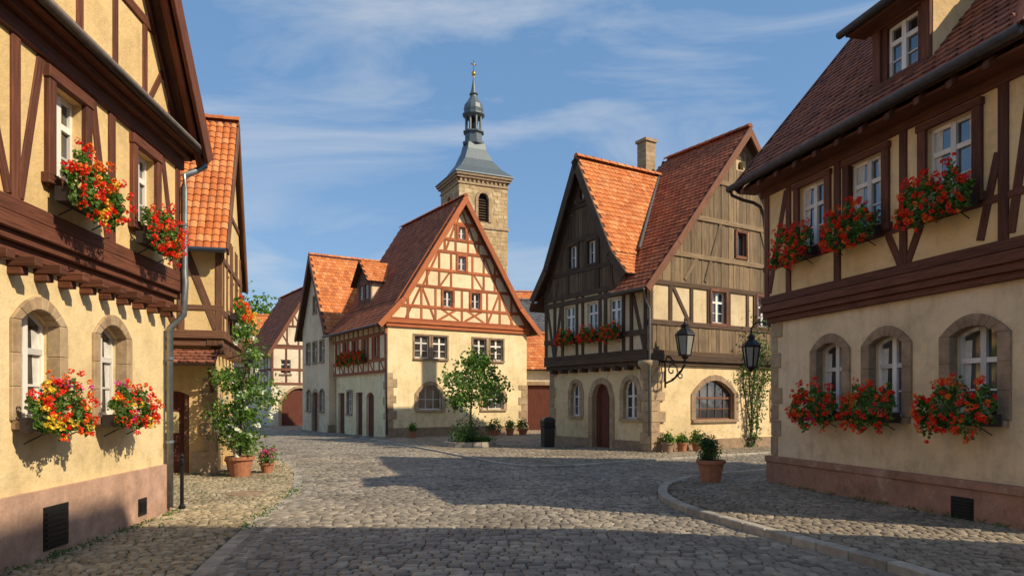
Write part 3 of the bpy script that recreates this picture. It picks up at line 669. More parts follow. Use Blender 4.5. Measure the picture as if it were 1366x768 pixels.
b('dormer_wall','timber_d').face([gz.pt(yc-dw,8.15,-.02),gz.pt(yc+dw,8.15,-.02),gz.pt(yc,zd+1,-.02)])
b.finish()
for s in(2.7,4.1,5.5): flower_box(gu.pt(s,3.8,.05),uy,(-ux[0],-ux[1]),.9,RC,.7,2.2)
# ------------------------------------------------------------------ generic house
def house(name,O,a,W,D,wh,rh,wallm,roofm,axis='y',front=(),left=(),timb=None,gate=None,doors=(),tw=.28,style='flat',plinth=True,floor=3.0):
    ux,uy=dirs(a); f=Fac(O,ux,(-uy[0],-uy[1])); g=Fac(O,uy,(-ux[0],-ux[1])); b=Bld(name,O)
    hf=[window(b,f,s,h,w,t,r,2,3,.1,'white_paint','surround_brown' if not timb else None,.1,'surround_brown') for s,h,w,t,r in front]
    hl=[window(b,g,s,h,w,t,r,2,3,.1,'white_paint','surround_brown' if not timb else None,.1,'surround_brown') for s,h,w,t,r in left]
    for fc,s,w,h,r in doors:
        F=f if fc=='f' else g; o_=outline(s,0,w,h,r); (hf if fc=='f' else hl).append(o_)
        fbox(b('door','door_wood'),F,s-w/2-.02,s+w/2+.02,.01,h+.02,-.22,-.13,True)
        ring(b('window_surround','sandstone'),F,outline(s,0,w,h,r,.012,bot=0),outline(s,0,w,h,r,-.2,bot=0),-.1,.03,True)
    if axis=='y':
        wall(b('wall_front',wallm),f,[(0,0),(W,0),(W,wh),(W/2,rh-.12),(0,wh)],hf); wall(b('wall_left',wallm),g,[(.26,0),(D,0),(D,wh),(.26,wh)],hl)
    else:
        wall(b('wall_front',wallm),f,[(0,0),(W,0),(W,wh),(0,wh)],hf); wall(b('wall_left',wallm),g,[(.26,0),(D,0),(D,wh),(D/2,rh-.12),(.26,wh+.2)],hl)
    bk=Fac(f.pt(0,0,-D),ux,uy); rt=Fac(f.pt(W,0,0),uy,ux)
    if axis=='y': wall(b('wall_back',wallm),bk,[(.01,0),(W,0),(W,wh),(W/2,rh-.12),(.01,wh)]); wall(b('wall_right',wallm),rt,[(.26,0),(D-.26,0),(D-.26,wh),(.26,wh)])
    else: wall(b('wall_back',wallm),bk,[(.01,0),(W,0),(W,wh),(.01,wh)]); wall(b('wall_right',wallm),rt,[(.26,0),(D-.26,0),(D-.26,wh),(D/2,rh-.12),(.26,wh)])
    if plinth: fbox(b('plinth','surround_brown'),f,-.05,W+.05,0,.45,-.1,.06) if not any(q[0]=='f' for q in doors) else None
    if axis=='y':
        m=(rh-wh)/(W/2)
        for sg in(-1,1):
            e=W/2+sg*(W/2+.4); slope(b,roofm,f.pt(e,wh-.4*m,.35),f.pt(e,wh-.4*m,-D-.3),f.pt(W/2,rh,.35),tw,tw,style); barge(b('timber_barge',timb or 'timber_d'),f.pt(e,wh-.4*m,.37),f.pt(W/2,rh,.37),.24,.06)
        ridge(b,roofm,f.pt(W/2,rh+.04,.35),f.pt(W/2,rh+.04,-D-.3))
    else:
        m=(rh-wh)/(D/2)
        for sg in(-1,1):
            e=D/2+sg*(D/2+.4); slope(b,roofm,g.pt(e,wh-.4*m,.35),g.pt(e,wh-.4*m,-W-.3),g.pt(D/2,rh,.35),tw,tw,style); barge(b('timber_barge',timb or 'timber_d'),g.pt(e,wh-.4*m,.37),g.pt(D/2,rh,.37),.24,.06)
        ridge(b,roofm,g.pt(D/2,rh+.04,.35),g.pt(D/2,rh+.04,-W-.3))
    if timb:
        T=b('timber_frame',timb)
        for F,LL,isg in((f,W,axis=='y'),(g,D,axis=='x')):
            for h in(floor,floor+1.0,wh-.05): beam(T,F,0,h,LL,h,.16,0,.036)
            s=.08
            while s<LL: beam(T,F,s,floor,s,wh,.14,0,.026); s+=.95
            if isg: gable_timbers(T,F,LL/2,LL/2,wh,rh,[wh+.1,wh+(rh-wh)*.33,wh+(rh-wh)*.62],.8,.14); rakes(T,F,LL/2,LL/2,wh,rh,.16)
    return b,f,g
Oe=V((O[0],O[1],0))+V((*uy,0))*7.42-V((*ux,0))*.35
b,f_,g_=house('stuccoed_house',(Oe.x,Oe.y),a,7,5.0,6.1,10.2,'plaster_e','tile_orange','x',
   left=[(1.2,1.2,.7,1.2,.1),(3.7,1.2,.7,1.2,.1),(1.2,4.0,.7,1.15,0),(2.5,4.0,.7,1.15,0),(3.8,4.0,.7,1.15,0),(2.5,6.9,.6,.9,0)],doors=[('g',2.45,1.0,2.3,.15)],tw=.24)
b.finish()
b,f_,g_=house('far_timbered_house',(-16.9,50),a,5.4,8,5.6,10.1,'plaster_d','tile_red','y',
   front=[(1.0,3.7,.7,1.0,0),(2.7,3.7,.7,1.0,0),(4.4,3.7,.7,1.0,0),(2.7,6.7,.6,.8,0)],left=[(1.5,3.7,.7,1.0,0),(4,3.7,.7,1.0,0),(1.5,1.2,.7,1.0,0)],timb='timber_d',doors=[('f',2.0,2.6,2.7,.9)],tw=.3)
b.finish()
b,_,_=house('background_house',(-24.5,58),a-.2,8,9,5.5,9.4,'plaster_e','tile_orange','x',front=[(2,3.4,.8,1.1,0),(5,3.4,.8,1.1,0)],tw=.35); b.finish()
b,_,_=house('background_house',(-12,66),a,9,9,6.5,11,'plaster_d','tile_red','y',front=[(2,3.4,.8,1.1,0),(5,3.4,.8,1.1,0)],tw=.4); b.finish()
b,_,_=house('garage_building',(.3,41.5),.1,6.5,5,3.9,5.9,'plaster_d','tile_orange','x',doors=[('f',1.6,2.0,2.7,0),('f',4.6,2,2.7,0)],tw=.28); b.finish()
b,_,_=house('slate_roofed_house',(-1.5,47.5),.12,9,7,5.7,9.0,'plaster_e','slate','x',front=[(1,3.5,.8,1.2,0),(3,3.5,.8,1.2,0)],tw=.28); b.finish()
b,_,_=house('background_house',(-4,60),.05,14,8,7,11.6,'plaster_e','tile_orange','x',tw=.4); b.finish()
# ------------------------------------------------------------------ BUILDING G : weathered timber house
O=(4.62,23.7); f=Fac(O,ux,(-uy[0],-uy[1])); g=Fac(O,uy,(-ux[0],-ux[1])); W=8.6; D=5.75
b=Bld('weathered_timber_house',(6,27))
hs=[window(b,g,4.05,1.2,.62,1.25,.31,2,3,.14,'white_paint','sandstone',.16,'sandstone'),window(b,g,1.0,1.15,.72,1.35,.36,2,3,.14,'white_paint','sandstone',.18,'sandstone')]
dr=outline(2.55,0,1.0,2.4,.5); hs.append(dr)
ring(b('window_surround','sandstone'),g,outline(2.55,0,1.0,2.4,.5,.012,bot=0),outline(2.55,0,1.0,2.4,.5,-.22,bot=0),-.13,.045,True)
Dd=b('door','door_wood')
for i in range(6): fbox(Dd,g,2.05+i/6,2.05+(i+1)/6-.008,.02,2.4,-.24,-.17+U(0,.006),True)
wall(b('wall_lower','plaster_g'),g,[(.26,0),(D,0),(D,3.1),(.26,3.1)],hs)
hs=[window(b,f,3.1,1.1,2.0,1.4,.5,5,3,.14,'window_brown','surround_brown',.22,'surround_brown'),window(b,f,6.9,1.1,1.2,1.4,.3,3,3,.14,'window_brown','surround_brown',.2,'surround_brown')]
wall(b('wall_lower','plaster_g'),f,[(0,0),(W,0),(W,3.1),(0,3.1)],hs)
fbox(b('plinth','surround_brown'),f,.0,W,0,.42,-.1,.07); fbox(b('plinth','surround_brown'),g,0,1.9,0,.4,-.1,.06); fbox(b('plinth','surround_brown'),g,3.28,D,0,.4,-.1,.06)
Q=b('quoins','sandstone'); quoins(Q,f,-.06,0.0,2.95,1,.62,.4,.36,.09); quoins(Q,g,-.05,0.0,2.95,1,.5,.34,.36,.085); quoins(Q,g,D,0,2.9,-1,.4,.28,.36,.03)
lathe(b('sm_corbel','sandstone'),(O[0]-.1,O[1]-.05,2.55),[(.08,0),(.2,.15),(.25,.3),(.34,.42),(.34,.55)],10)
j1=.25; j2=.14
gu=Fac(g.P-V((*ux,0))*j1-V((*uy,0))*j2,uy,(-ux[0],-ux[1])); fu=Fac(gu.P,ux,(-uy[0],-uy[1])); WU=W+j1; DU=D+j2
T=b('timber_frame','timber_g')
fbox(T,g,-.1,D,2.95,3.1,-.1,.2); fbox(T,gu,-.02,DU,3.105,3.32,-.12,.05); fbox(T,f,-.1,W,2.97,3.1,-.1,.1); fbox(T,fu,.0,WU,3.11,3.33,-.12,.06)
s=.3
while s<D: T.box(g.pt(s,2.9,.13),g.n*.17,g.d*.08,V((0,0,.08))); s+=.62
pc=3.3+j2; gh=2.5; zk=5.95; zp1=10.7
wx=(1.5,2.75,4.1); hs=[window(b,gu,s+j2,4.2,.6,1.12,0,2,3,.08,'white_paint',None,.08,None) for s in wx]
ax_=((2.75+j2,6.75,.5,.85),(3.85+j2,6.75,.5,.85),(pc,9.2,.28,.4)); hs+=[window(b,gu,s,h,w,t,0,2,2,.08,'white_paint',None,.08,None) for s,h,w,t in ax_]
wall(b('wall_gable','plaster_gup'),gu,[(.0,3.25),(DU,3.25),(DU,zk-.1),(pc+gh-.3,zk-.1),(pc,zp1-.15),(pc-gh,zk-.1),(0,zk-.1)],hs)
rk=lambda x: (zp1-.25)-(zp1-zk)*abs(x-pc)/gh
hr=[(s+j2-.36,s+j2+.36,4.1,5.4) for s in wx]+[(s-w/2-.04,s+w/2+.04,h-.05,h+t+.05) for s,h,w,t in ax_]
PB=b('weatherboards','plank_dark')
boards(PB,gu,pc-gh+.05,pc+gh-.25,lambda x:5.75,rk,.2,.0,hr)
for h in(3.4,4.05,5.48,5.72): beam(T,gu,0,h,DU,h,.17,0,.05)
for s in(.1,.8,1.2,2.15,2.45,3.45,3.8,4.7,5.2,5.78): beam(T,gu,s,3.3,s,5.7,.16,0,.035)
for p,q in((.15,.75),(5.2,4.8),(5.25,5.7)): beam(T,gu,p,3.4,q,5.45,.15,0,.025)
beam(T,gu,pc-gh+.6,6.6,pc+gh-.6,6.6,.16,0,.06); beam(T,gu,pc-gh+1.1,7.75,pc+gh-1.1,7.75,.15,0,.06); beam(T,gu,pc-.8,9.0,pc+.8,9.0,.14,0,.06)
for sg in(-1,1): beam(T,gu,pc+sg*(gh-.1),5.8,pc+.02*sg,zp1-.3,.2,0,.06); beam(T,gu,pc+sg*.9,5.8,pc+sg*.9,8.7,.14,0,.055); beam(T,gu,pc+sg*1.7,5.8,pc+sg*1.15,7.7,.13,0,.05)
for s,h,w,t in ax_: ring(T,gu,outline(s,h,w,t,0,.01),outline(s,h,w,t,0,-.09),-.05,.07)
xc=4.3+j1; zr=11.55; ze=5.95; hw_=xc
rk2=lambda x: (zr-.25)-(zr-ze)*abs(x-xc)/hw_
w1=((3.1+j1,4.5,.74,1.12),(5.55+j1,4.5,.74,1.12),(4.3+j1,7.0,.5,.85)); hs=[window(b,fu,s,h,w,t,0,2,3,.08,'white_paint',None,.08,None) for s,h,w,t in w1[:2]]
hs+=[window(b,fu,w1[2][0],7.0,.5,.85,0,1,1,.08,'window_brown',None,.08,None)]
owl=outline(xc,10.15,.3,.3,.14); hs.append(owl); b('opening_shade','shade_black').face([fu.pt(x,y,-.15) for x,y in owl])  # near-black sheet paints the unlit inside of the owl hole, no glass
wall(b('wall_gable','plaster_gup'),fu,[(0,3.3),(2*xc,3.3),(2*xc,ze),(xc,zr-.15),(0,ze)],hs)
hr=[(s-w/2-.1,s+w/2+.1,h-.1,h+t+.1) for s,h,w,t in w1]+[(xc-.18,xc+.18,10.1,10.5)]
PG=b('gable_boards','plank_grey')
boards(PG,fu,.25,2*xc-.25,lambda x:5.78,rk2,.19,0,hr); boards(PG,fu,.2,2*xc-.2,lambda x:3.4,lambda x:4.32,.2,0,hr)
for h in(3.38,4.38,5.72,): beam(T,fu,0,h,2*xc,h,.17,0,.055)
GT=b('timber_gable','plank_grey')
for h in(6.75,8.1,9.5): k=hw_*(zr-h)/(zr-ze)-.2; beam(GT,fu,xc-k,h,xc+k,h,.16,0,.07)
for s in(.1,1.0,2.0,2.85,3.9,4.9,5.3,6.4,7.3,8.3): beam(T,fu,s,3.35 if s<.5 else 4.38,s,5.72,.15,0,.04)
beam(T,fu,1.9,4.45,1.1,5.65,.14,0,.03)
for sg in(-1,1): beam(GT,fu,xc+sg*(hw_-.1),5.95,xc,zr-.3,.22,0,.07); beam(GT,fu,xc+sg*1.9,5.9,xc+sg*1.1,8.05,.14,0,.06); beam(GT,fu,xc+sg*2.9,5.9,xc+sg*2.3,6.7,.14,0,.06)
for s,h,w,t in w1: ring(b('timber_trim','window_brown'),fu,outline(s,h,w,t,0,.01),outline(s,h,w,t,0,-.1),-.05,.075)
X=lambda x,y,z: fu.pt(x,z,-y)
m=(zr-ze)/hw_; k1=.9
LB=DU+.4; yr=3.8
sE=ze-.55
slope(b,'tile_red',X(-.5,-.4,sE),X(-.5,1.3,sE),X(k1,-.4,ze+k1*m),.2,.2,'flat')
slope(b,'tile_red',X(k1,-.4,ze+k1*m),X(k1,LB-.7,ze+k1*m),X(xc,-.4,zr),.2,.2,'flat',cr=LB-.7-yr)
slope(b,'tile_red',X(2*xc+.5,-.4,ze-.5*m),X(2*xc+.5,LB,ze-.5*m),X(xc,-.4,zr),.3,.3,cr=LB-yr)
wv=(2*xc+1)/2; slope(b,'tile_red',X(-.5,LB,ze-.5*m),X(2*xc+.5,LB,ze-.5*m),X(xc,yr,zr),.3,.3,cl=wv,cr=wv)
ridge(b,'tile_red',X(xc,-.42,zr+.05),X(xc,yr,zr+.05))
Bm=b('timber_barge','timber_g')
barge(b('timber_barge_r','window_brown'),X(-.5,-.43,sE),X(k1,-.43,ze+k1*m),.24,.06); barge(b('timber_barge_r','window_brown'),X(k1,-.43,ze+k1*m),X(xc,-.43,zr),.24,.06); barge(b('timber_barge_r','window_brown'),X(2*xc+.5,-.43,ze-.5*m),X(xc,-.43,zr),.24,.06)
m1=(zp1-zk)/gh
for sg in(-1,1):
    yk=pc+sg*(gh-.5); zkk=zk+.5*m1; ye=pc+sg*(gh+(.25 if sg<0 else .45)); zee=zkk-abs(ye-yk)*1.15
    slope(b,'tile_orange',X(-.32,ye,zee),X(1.6,ye,zee),X(-.32,yk,zkk),.2,.2)
    slope(b,'tile_orange',X(-.32,yk,zkk),X(4.1,yk,zkk),X(-.32,pc,zp1),.2,.2)
    barge(Bm,X(-.36,ye,zee),X(-.36,yk,zkk),.3,.07); barge(Bm,X(-.36,yk,zkk),X(-.36,pc,zp1),.3,.07)
ridge(b,'tile_orange',X(-.32,pc,zp1+.05),X(3.95,pc,zp1+.05))
tube(b('sm_valley','zinc'),[X(.9,pc-gh+.45,7.14),X(3.85,pc,zp1+.04)],.05,6)
C=b('chimney','sandstone')
for i in range(15):
    z=9.5+i*.2; C.box(X(xc-.4,4.5,z),V((*ux,0))*(.26+U(-.008,.008)),V((*uy,0))*.26,V((0,0,.096)))
C.box(X(xc-.4,4.5,12.47),V((*ux,0))*.32,V((*uy,0))*.32,V((0,0,.06)))
tube(b('sm_gutter','gutter_dark'),[X(-.55,-.4,sE-.02),X(-.55,1.2,sE-.02)],.06,8)
tube(b('sm_gutter','zinc'),[X(-.55,-.35,sE-.08),X(-.3,-.2,5.0),X(-.02,-.08,4.8),X(-.02,-.08,.6)],.04,8)
bk=Fac(g.pt(D,0,0),ux,uy); wall(b('wall_back','plaster_g'),bk,[(0.01,0),(W,0),(W,5.8),(0.01,5.8)])
rt=Fac(f.pt(W,0,0),uy,ux); wall(b('wall_right','plaster_g'),rt,[(.26,0),(D-.3,0),(D-.3,5.8),(.26,5.8)])
b.finish()
for s in wx: flower_box(gu.pt(s+j2,3.98,.05),uy,(-ux[0],-ux[1]),.95,RC,.8,1.8,.28,.2)
# ------------------------------------------------------------------ church tower
b=Bld('church_tower',(-5,78)); at=math.radians(25); tx,ty=dirs(at); O=(-5.6,75); w=5.6
for (P,dv,nv) in ((V((*O,0)),tx,(-ty[0],-ty[1])),(V((*O,0)),ty,(-tx[0],-tx[1])),(V((*O,0))+V((*ty,0))*w,tx,ty),(V((*O,0))+V((*tx,0))*w,ty,tx)):
    F=Fac(P,dv,nv)
    ho=[outline(w/2,20.9,1.25,3.1,.62),outline(w/2+.4,17.6,.7,1.3,.35)]
    wall(b('shaft','tower_stone'),F,[(.0,0),(w,0),(w,25.6),(.0,25.6)],ho,-.03 if nv==ty or nv==tx else 0,.5)
    for h in ho: b('opening_shade','shade_black').face([F.pt(x,y,-.4) for x,y in h])  # near-black sheets paint the darkness inside the tower openings, no glass
    ring(b('window_surround','sandstone'),F,outline(w/2,20.9,1.25,3.1,.62,.02,bot=0),outline(w/2,20.9,1.25,3.1,.62,-.3,bot=0),-.2,.1,True)
    S=b('louvres','timber_g')
    for i in range(9): S.box(F.pt(w/2,21.1+i*.28,-.25),F.d*.6,F.n*.1-V((0,0,.08)),V((0,0,.015)))
    st=b('ashlar_blocks','tower_stone'); z=8.0
    while z<24.6:
        hh=U(.36,.46); s=0
        while s<w-.02:
            L=min(U(.5,1.1),w-s); 
            if not any(s+L>hx0 and s<hx1 and z+hh>hz0 and z<hz1 for hx0,hx1,hz0,hz1 in((w/2-.95,w/2+.95,20.8,24.35),(w/2,w/2+.8,17.5,19.0))):
                fbox(st,F,s+.015,s+L-.012,z+.012,z+hh-.01,-.05,U(.02,.05))
            s+=L
        z+=hh
    fbox(b('cornice','sandstone'),F,-.12,w+.12,20.2,20.5,-.1,.16)
    fbox(b('cornice','sandstone'),F,-.1,w+.1,24.75,24.95,-.1,.13); fbox(b('cornice','sandstone'),F,-.25,w+.25,25.35,25.6,-.1,.3); fbox(b('cornice','sandstone'),F,-.4,w+.4,25.61,25.85,-.1,.45)
    i=0
    while i<11: fbox(b('corbel_table','sandstone'),F,.1+i*.5,.1+i*.5+.22,24.96,25.34,-.05,.16); i+=1
c=V((*O,0))+V((*tx,0))*w/2+V((*ty,0))*w/2
r2=math.sqrt(2)
def sq(z,h): return (h*r2,z)
lathe(b('roof','spire_slate'),c,[sq(25.86,3.35),sq(26.0,3.3),sq(26.9,2.35),sq(28.0,1.6),sq(29.3,1.08),sq(30.0,.95)],4,0,at+0)
sp=b('lantern','spire_slate')
lathe(sp,c,[(1.15,29.9),(1.25,30.0),(1.25,30.25),(1.0,30.35),(.98,31.2),(1.2,31.3),(1.2,31.45),(.9,31.5)],8)
for i in range(8):
    q=math.pi*2*(i+.5)/8; tube(sp,[c+V((.85*math.cos(q),.85*math.sin(q),31.4)),c+V((.85*math.cos(q),.85*math.sin(q),33.3))],.15,6)
lathe(b('lantern_shade_core','shade_black'),c,[(.35,31.4),(.35,33.2)],8)  # added near-black cylinder stands for the shaded inside of the open lantern
lathe(sp,c,[(.95,32.95),(1.25,33.25),(1.25,33.4),(1.05,33.5),(1.12,33.9),(1.0,34.4),(.65,34.9),(.42,35.3),(.36,35.5),(.5,35.62),(.36,35.75),(.26,36.1),(.14,36.8),(.05,37.6)],12)
go=b('sm_finial','gold'); lathe(go,c,[(.03,37.5),(.2,37.75),(.26,37.9),(.2,38.05),(.03,38.3)],12); tube(go,[c+V((0,0,38.2)),c+V((0,0,39.4))],.045,6)
go.box(c+V((0,0,38.95)),V((*tx,0))*.32,V((*ty,0))*.04,V((0,0,.05)))
b.finish()
# ------------------------------------------------------------------ H : neighbour behind the viewer on the right
b=Bld('neighbouring_house',(12,-4))
A=[(7.25,6.5),(8.6,-16),(16.8,-16),(16.8,3.6)]
mb=b('walls','plaster_beige')
for i in range(4):
    p,q=A[i],A[(i+1)%4]; mb.face([(p[0],p[1],0),(q[0],q[1],0),(q[0],q[1],5.6),(p[0],p[1],5.6)])
mb=b('roof','tile_dark'); e=[(p[0],p[1],5.55) for p in A]; r0=(11.7,1.0,15.5); r1=(12.2,-14,15.5)
mb.face([e[0],e[1],r1,r0]); mb.face([e[1],e[2],r1]); mb.face([e[2],e[3],r0,r1]); mb.face([e[3],e[0],r0])
b.finish()
# ------------------------------------------------------------------ ground
def cat(pts,k=6):
    out=[];n=len(pts)
    for i in range(n-1):
        p0=pts[max(0,i-1)];p1=pts[i];p2=pts[i+1];p3=pts[min(n-1,i+2)]
        for j in range(k):
            t=j/k; out.append(tuple(.5*((2*p1[q])+(-p0[q]+p2[q])*t+(2*p0[q]-5*p1[q]+4*p2[q]-p3[q])*t*t+(-p0[q]+3*p1[q]-3*p2[q]+p3[q])*t**3) for q in(0,1)))
    out.append(pts[-1]); return out
LK=cat([(-2.2,3),(-3.05,6.8),(-3.64,10.07),(-4.0,12.8),(-4.75,15.8),(-6.1,19.6),(-9.9,27.7)])
RK=cat([(4.6,3.5),(3.95,7.1),(3.6,8.2),(3.15,9.6),(2.72,11.3),(2.75,13.0),(3.4,14.8),(4.9,16.4),(8,18.0),(12,19.5)])
PK=cat([(-7.0,33.0),(-5.4,30.2),(-2.6,24.6),(-.6,20.2),(.3,18.9),(1.3,18.7),(3.6,20.4),(6.5,22.4),(11,25.3)])
LP=LK+[(-16,27.7),(-16,3)]; RP=RK+[(14,19.5),(14,3.5)]; PP=PK+[(13,42),(-3,42)]
g0=MB(); g0.face([(-400,-150,0),(400,-150,0),(400,600,0),(-400,600,0)]); g0.obj('ground',['ground_earth'])
def vin(x,y,p):
    c=np.zeros(len(x),bool);j=len(p)-1
    for i in range(len(p)):
        xi,yi=p[i];xj,yj=p[j]
        if yi!=yj:
            k=((yi>y)!=(yj>y))&(x<(xj-xi)*(y-yi)/(yj-yi)+xi); c^=k
        j=i
    return c
def setts(name,test,bnd,su,sv,mp,z,mat,ht=.016,joint=.012,jit=.006):
    u0,u1,v0,v1=bnd; rows=int((v1-v0)/sv); A=[]
    for r in range(rows):
        n=int((u1-u0)/su*1.15); w=np.random.uniform(.68,1.35,n)*su; c=np.cumsum(w)+u0-np.random.uniform(0,su)
        A.append(np.stack([c-w,c,np.full(n,v0+r*sv),np.full(n,v0+(r+1)*sv)],1))
    A=np.concatenate(A); n=len(A); cx=(A[:,0]+A[:,1])/2; cy=(A[:,2]+A[:,3])/2
    X,Y=mp(cx,cy); k=test(X,Y); A=A[k]; n=len(A)
    if n==0: return
    j=joint/2; rings=[]
    hz=np.random.uniform(-.6,.6,n)*.009
    cj=np.random.normal(size=(n,4,2))*jit
    for ins,zz in((0.0,-.012),(0.0,ht*.45),(.2,ht)):
        du=(A[:,1]-A[:,0])*ins*.6+j; dv=(A[:,3]-A[:,2])*ins*.7+j
        cs=[(A[:,0]+du,A[:,2]+dv),(A[:,1]-du,A[:,2]+dv),(A[:,1]-du,A[:,3]-dv),(A[:,0]+du,A[:,3]-dv)]
        for q,(uu,vv) in enumerate(cs):
            x,y=mp(uu+cj[:,q,0],vv+cj[:,q,1]); zc=np.zeros(n)+z+zz
            if zz>0: zc=zc+hz
            if ins: zc=zc+np.random.normal(size=n)*.002
            rings.append(np.stack([x,y,zc],1))
    P=np.stack(rings,1).reshape(-1,3); base=np.arange(n)[:,None,None]*12
    F=[]
    for a_ in(0,4):
        for q in range(4): F.append([a_+q,a_+(q+1)%4,a_+4+(q+1)%4,a_+4+q])
    F.append([8,9,10,11]); F=np.array(F)[None]+base; F=F.reshape(-1,4)
    me=bpy.data.meshes.new(name); me.vertices.add(len(P)); me.vertices.foreach_set('co',P.ravel())
    me.loops.add(F.size); me.loops.foreach_set('vertex_index',F.ravel().astype(np.int32)); me.polygons.add(len(F))
    me.polygons.foreach_set('loop_start',(np.arange(len(F))*4).astype(np.int32)); me.polygons.foreach_set('use_smooth',np.ones(len(F),bool))
    me.update(calc_edges=True); me.materials.append(M[mat]); o_=bpy.data.objects.new(name,me); SC.collection.objects.link(o_)
def mroad(u,v): return u+.0*v, v+.35*np.sin(u*.28+.6)+.03*np.sin(u*1.7+v)
near=lambda x,y: ~vin(x,y,LP)&~vin(x,y,RP)&~vin(x,y,PP)
setts('cobblestone_road',lambda x,y: near(x,y)&(x>-12-.3*y),(-14,9,4.5,30),.165,.125,mroad,.004,'sett_road',.019,.015,.007)
setts('cobblestone_road_far',lambda x,y: near(x,y)&(y>20),(-28,6,30,62),.34,.26,mroad,.004,'sett_road',.02,.02)
def mleft(u,v):
    a_=.25; return u*math.cos(a_)-v*math.sin(a_)+.06*np.sin(v*2), u*math.sin(a_)+v*math.cos(a_)+.25*np.sin(u*.9)
setts('cobblestone_pavement_left',lambda x,y: vin(x,y,[(p[0]-.12,p[1]) for p in LP]),(-14,8,2,30),.115,.10,mleft,.008,'sett_left',.016,.014,.008)
def mright(u,v):
    a_=-.24; return u*math.cos(a_)-v*math.sin(a_), u*math.sin(a_)+v*math.cos(a_)+.12*np.sin(u*1.5)
def sheet(name,poly,z):
    mb=MB(); vs=[V(p) for p in poly]; r=delaunay_2d_cdt(vs,[(i,(i+1)%len(vs)) for i in range(len(vs))],[],0,1e-5)
    for t in r[2]:
        c=sum((r[0][q] for q in t),V((0,0)))/3
        if inpoly(c.x,c.y,poly): mb.face([(r[0][q].x,r[0][q].y,z) for q in t])
    mb.obj(name,['ground_earth'])
sheet('pavement_bed',RP,.1); sheet('plaza_bed',PP,.05)
setts('cobblestone_pavement',lambda x,y: vin(x,y,[(p[0]+.14,p[1]) for p in RP]),(-4,16,3,24),.12,.105,mright,.104,'sett_right',.016,.013,.007)
setts('cobblestone_plaza',lambda x,y: vin(x,y,[(p[0]+.1,p[1]+.14) for p in PP]),(-14,22,12,48),.17,.14,mright,.054,'sett_right',.018,.014,.007)
def kerb(name,K,w,z0,z1,L=.75,mat='kerb_stone',inn=1):
    mb=MB()
    pts=[V(p) for p in K]; tot=sum((pts[i+1]-pts[i]).length for i in range(len(pts)-1))
    def at(s):
        for i in range(len(pts)-1):
            l=(pts[i+1]-pts[i]).length
            if s<=l: return pts[i].lerp(pts[i+1],s/l)
            s-=l
        return pts[-1]
    s=0
    while s<tot-.1:
        e=min(tot,s+L*U(.7,1.25)); p=at(s+.006);q=at(e-.006); d=q-p; l=d.length
        if l>.05:
            d.normalize(); nn_=V((-d.y,d.x)); c=(p+q)/2; h=U(-.004,.004)
            mb.box((c.x,c.y,(z0+z1)/2+h),(d.x*l/2,d.y*l/2,0),(nn_.x*w/2,nn_.y*w/2,0),(0,0,(z1-z0)/2))
        s=e
    mb.obj(name,[mat],bevel=.014)
kerb('kerb',RK,.17,-.02,.125,.5); kerb('kerb',PK,.16,-.02,.075,.5); kerb('gutter_stones',LK,.2,-.03,.022,.28); kerb('gutter_stones',[(x+.26,y) for x,y in LK],.16,-.03,.018,.25)
mb=MB(); lathe(mb,(-5.0,13.4,0),[(.36,0),(.36,.03),(.33,.034),(.3,.028),(.05,.03)],24); mb.obj('manhole_cover',['surround_brown'])
mb=MB(); P=[]
def weeds(p,q,n,spread=.12):
    for _ in range(n):
        t=U(0,1)**1.0; x=p[0]+(q[0]-p[0])*t; y=p[1]+(q[1]-p[1])*t
        k=int(U(3,14))
        for _ in range(k): P.append((x+random.gauss(0,.04)+U(-spread,spread)*.3,y+random.gauss(0,.04),U(.01,.07)))
weeds((-5.25,11.2),(-5.0,6.5),50); weeds((-7.0,16.9),(-11,15.8),30); weeds((-3.6,9.5),(-4.3,14.5),45,.3); weeds((-5.6,31.5),(.6,35.8),40); weeds((-6.9,17),(-7.8,21),30)
for _ in range(260): 
    x,y=U(-7,-3.8),U(8,20); P+= [(x+random.gauss(0,.03),y+random.gauss(0,.03),U(.01,.035)) for _ in range(5)]
for _ in range(40):
    t=U(0,5.7); x=5.26+.2383*t-.14; y=14.4-.9712*t
    P+=[(x+random.gauss(0,.04),y+random.gauss(0,.05),.11+U(0,.06)) for _ in range(8)]
leaves(mb,P,.045,0,.4); mb.obj('grass_tufts',['leaf_mid'])
# ------------------------------------------------------------------ plants
tree((-6.3,16.5,0),3.75,.6,.032,'potted_rose_tree',50,85,.09,('leaf_bright','leaf_mid'),.1,(.12,0),'petal_white',(.3,.48),.3)
pot_plant((-6.75,17.4,0),.24,.35,'bush',.9,.4,'potted_shrub','leaf_bright',n=900)
pot_plant((-5.95,17.3,0),.17,.26,'bush',.4,.28,'potted_shrub','leaf_bright',n=400,fl='petal_magenta')
c=V((-1.6,26.7,.05)); mb=MB()
for i in range(18):
    q=2*math.pi*i/18; q2=q+2*math.pi/18-.02
    P8=[]
    for r,z in((1.0,0),(.82,0),(1.0,.2),(.82,.2)):
        for w_ in(q,q2): P8.append((c.x+r*math.cos(w_),c.y+r*.8*math.sin(w_),c.z+z))
    mb.mesh(P8,[(0,1,5,4),(2,6,7,3),(4,5,7,6),(0,4,6,2),(1,3,7,5)],0)
lathe(mb,c,[(.75,.1),(.7,.17)],20,1)
P=[];P1=[]
for _ in range(18):
    q=U(0,6.28);r=U(.1,.75);h=U(.15,.95)*(1.1-r*.5); x,y=c.x+r*math.cos(q),c.y+r*.75*math.sin(q)
    A_=np.random.normal(size=(150,3))*np.array([.15,.15,h*.35])+np.array([x,y,c.z+.2+h*.5]); (P if U(0,1)<.6 else P1).extend(A_.tolist())
leaves(mb,P,.08,2); leaves(mb,P1,.08,3)
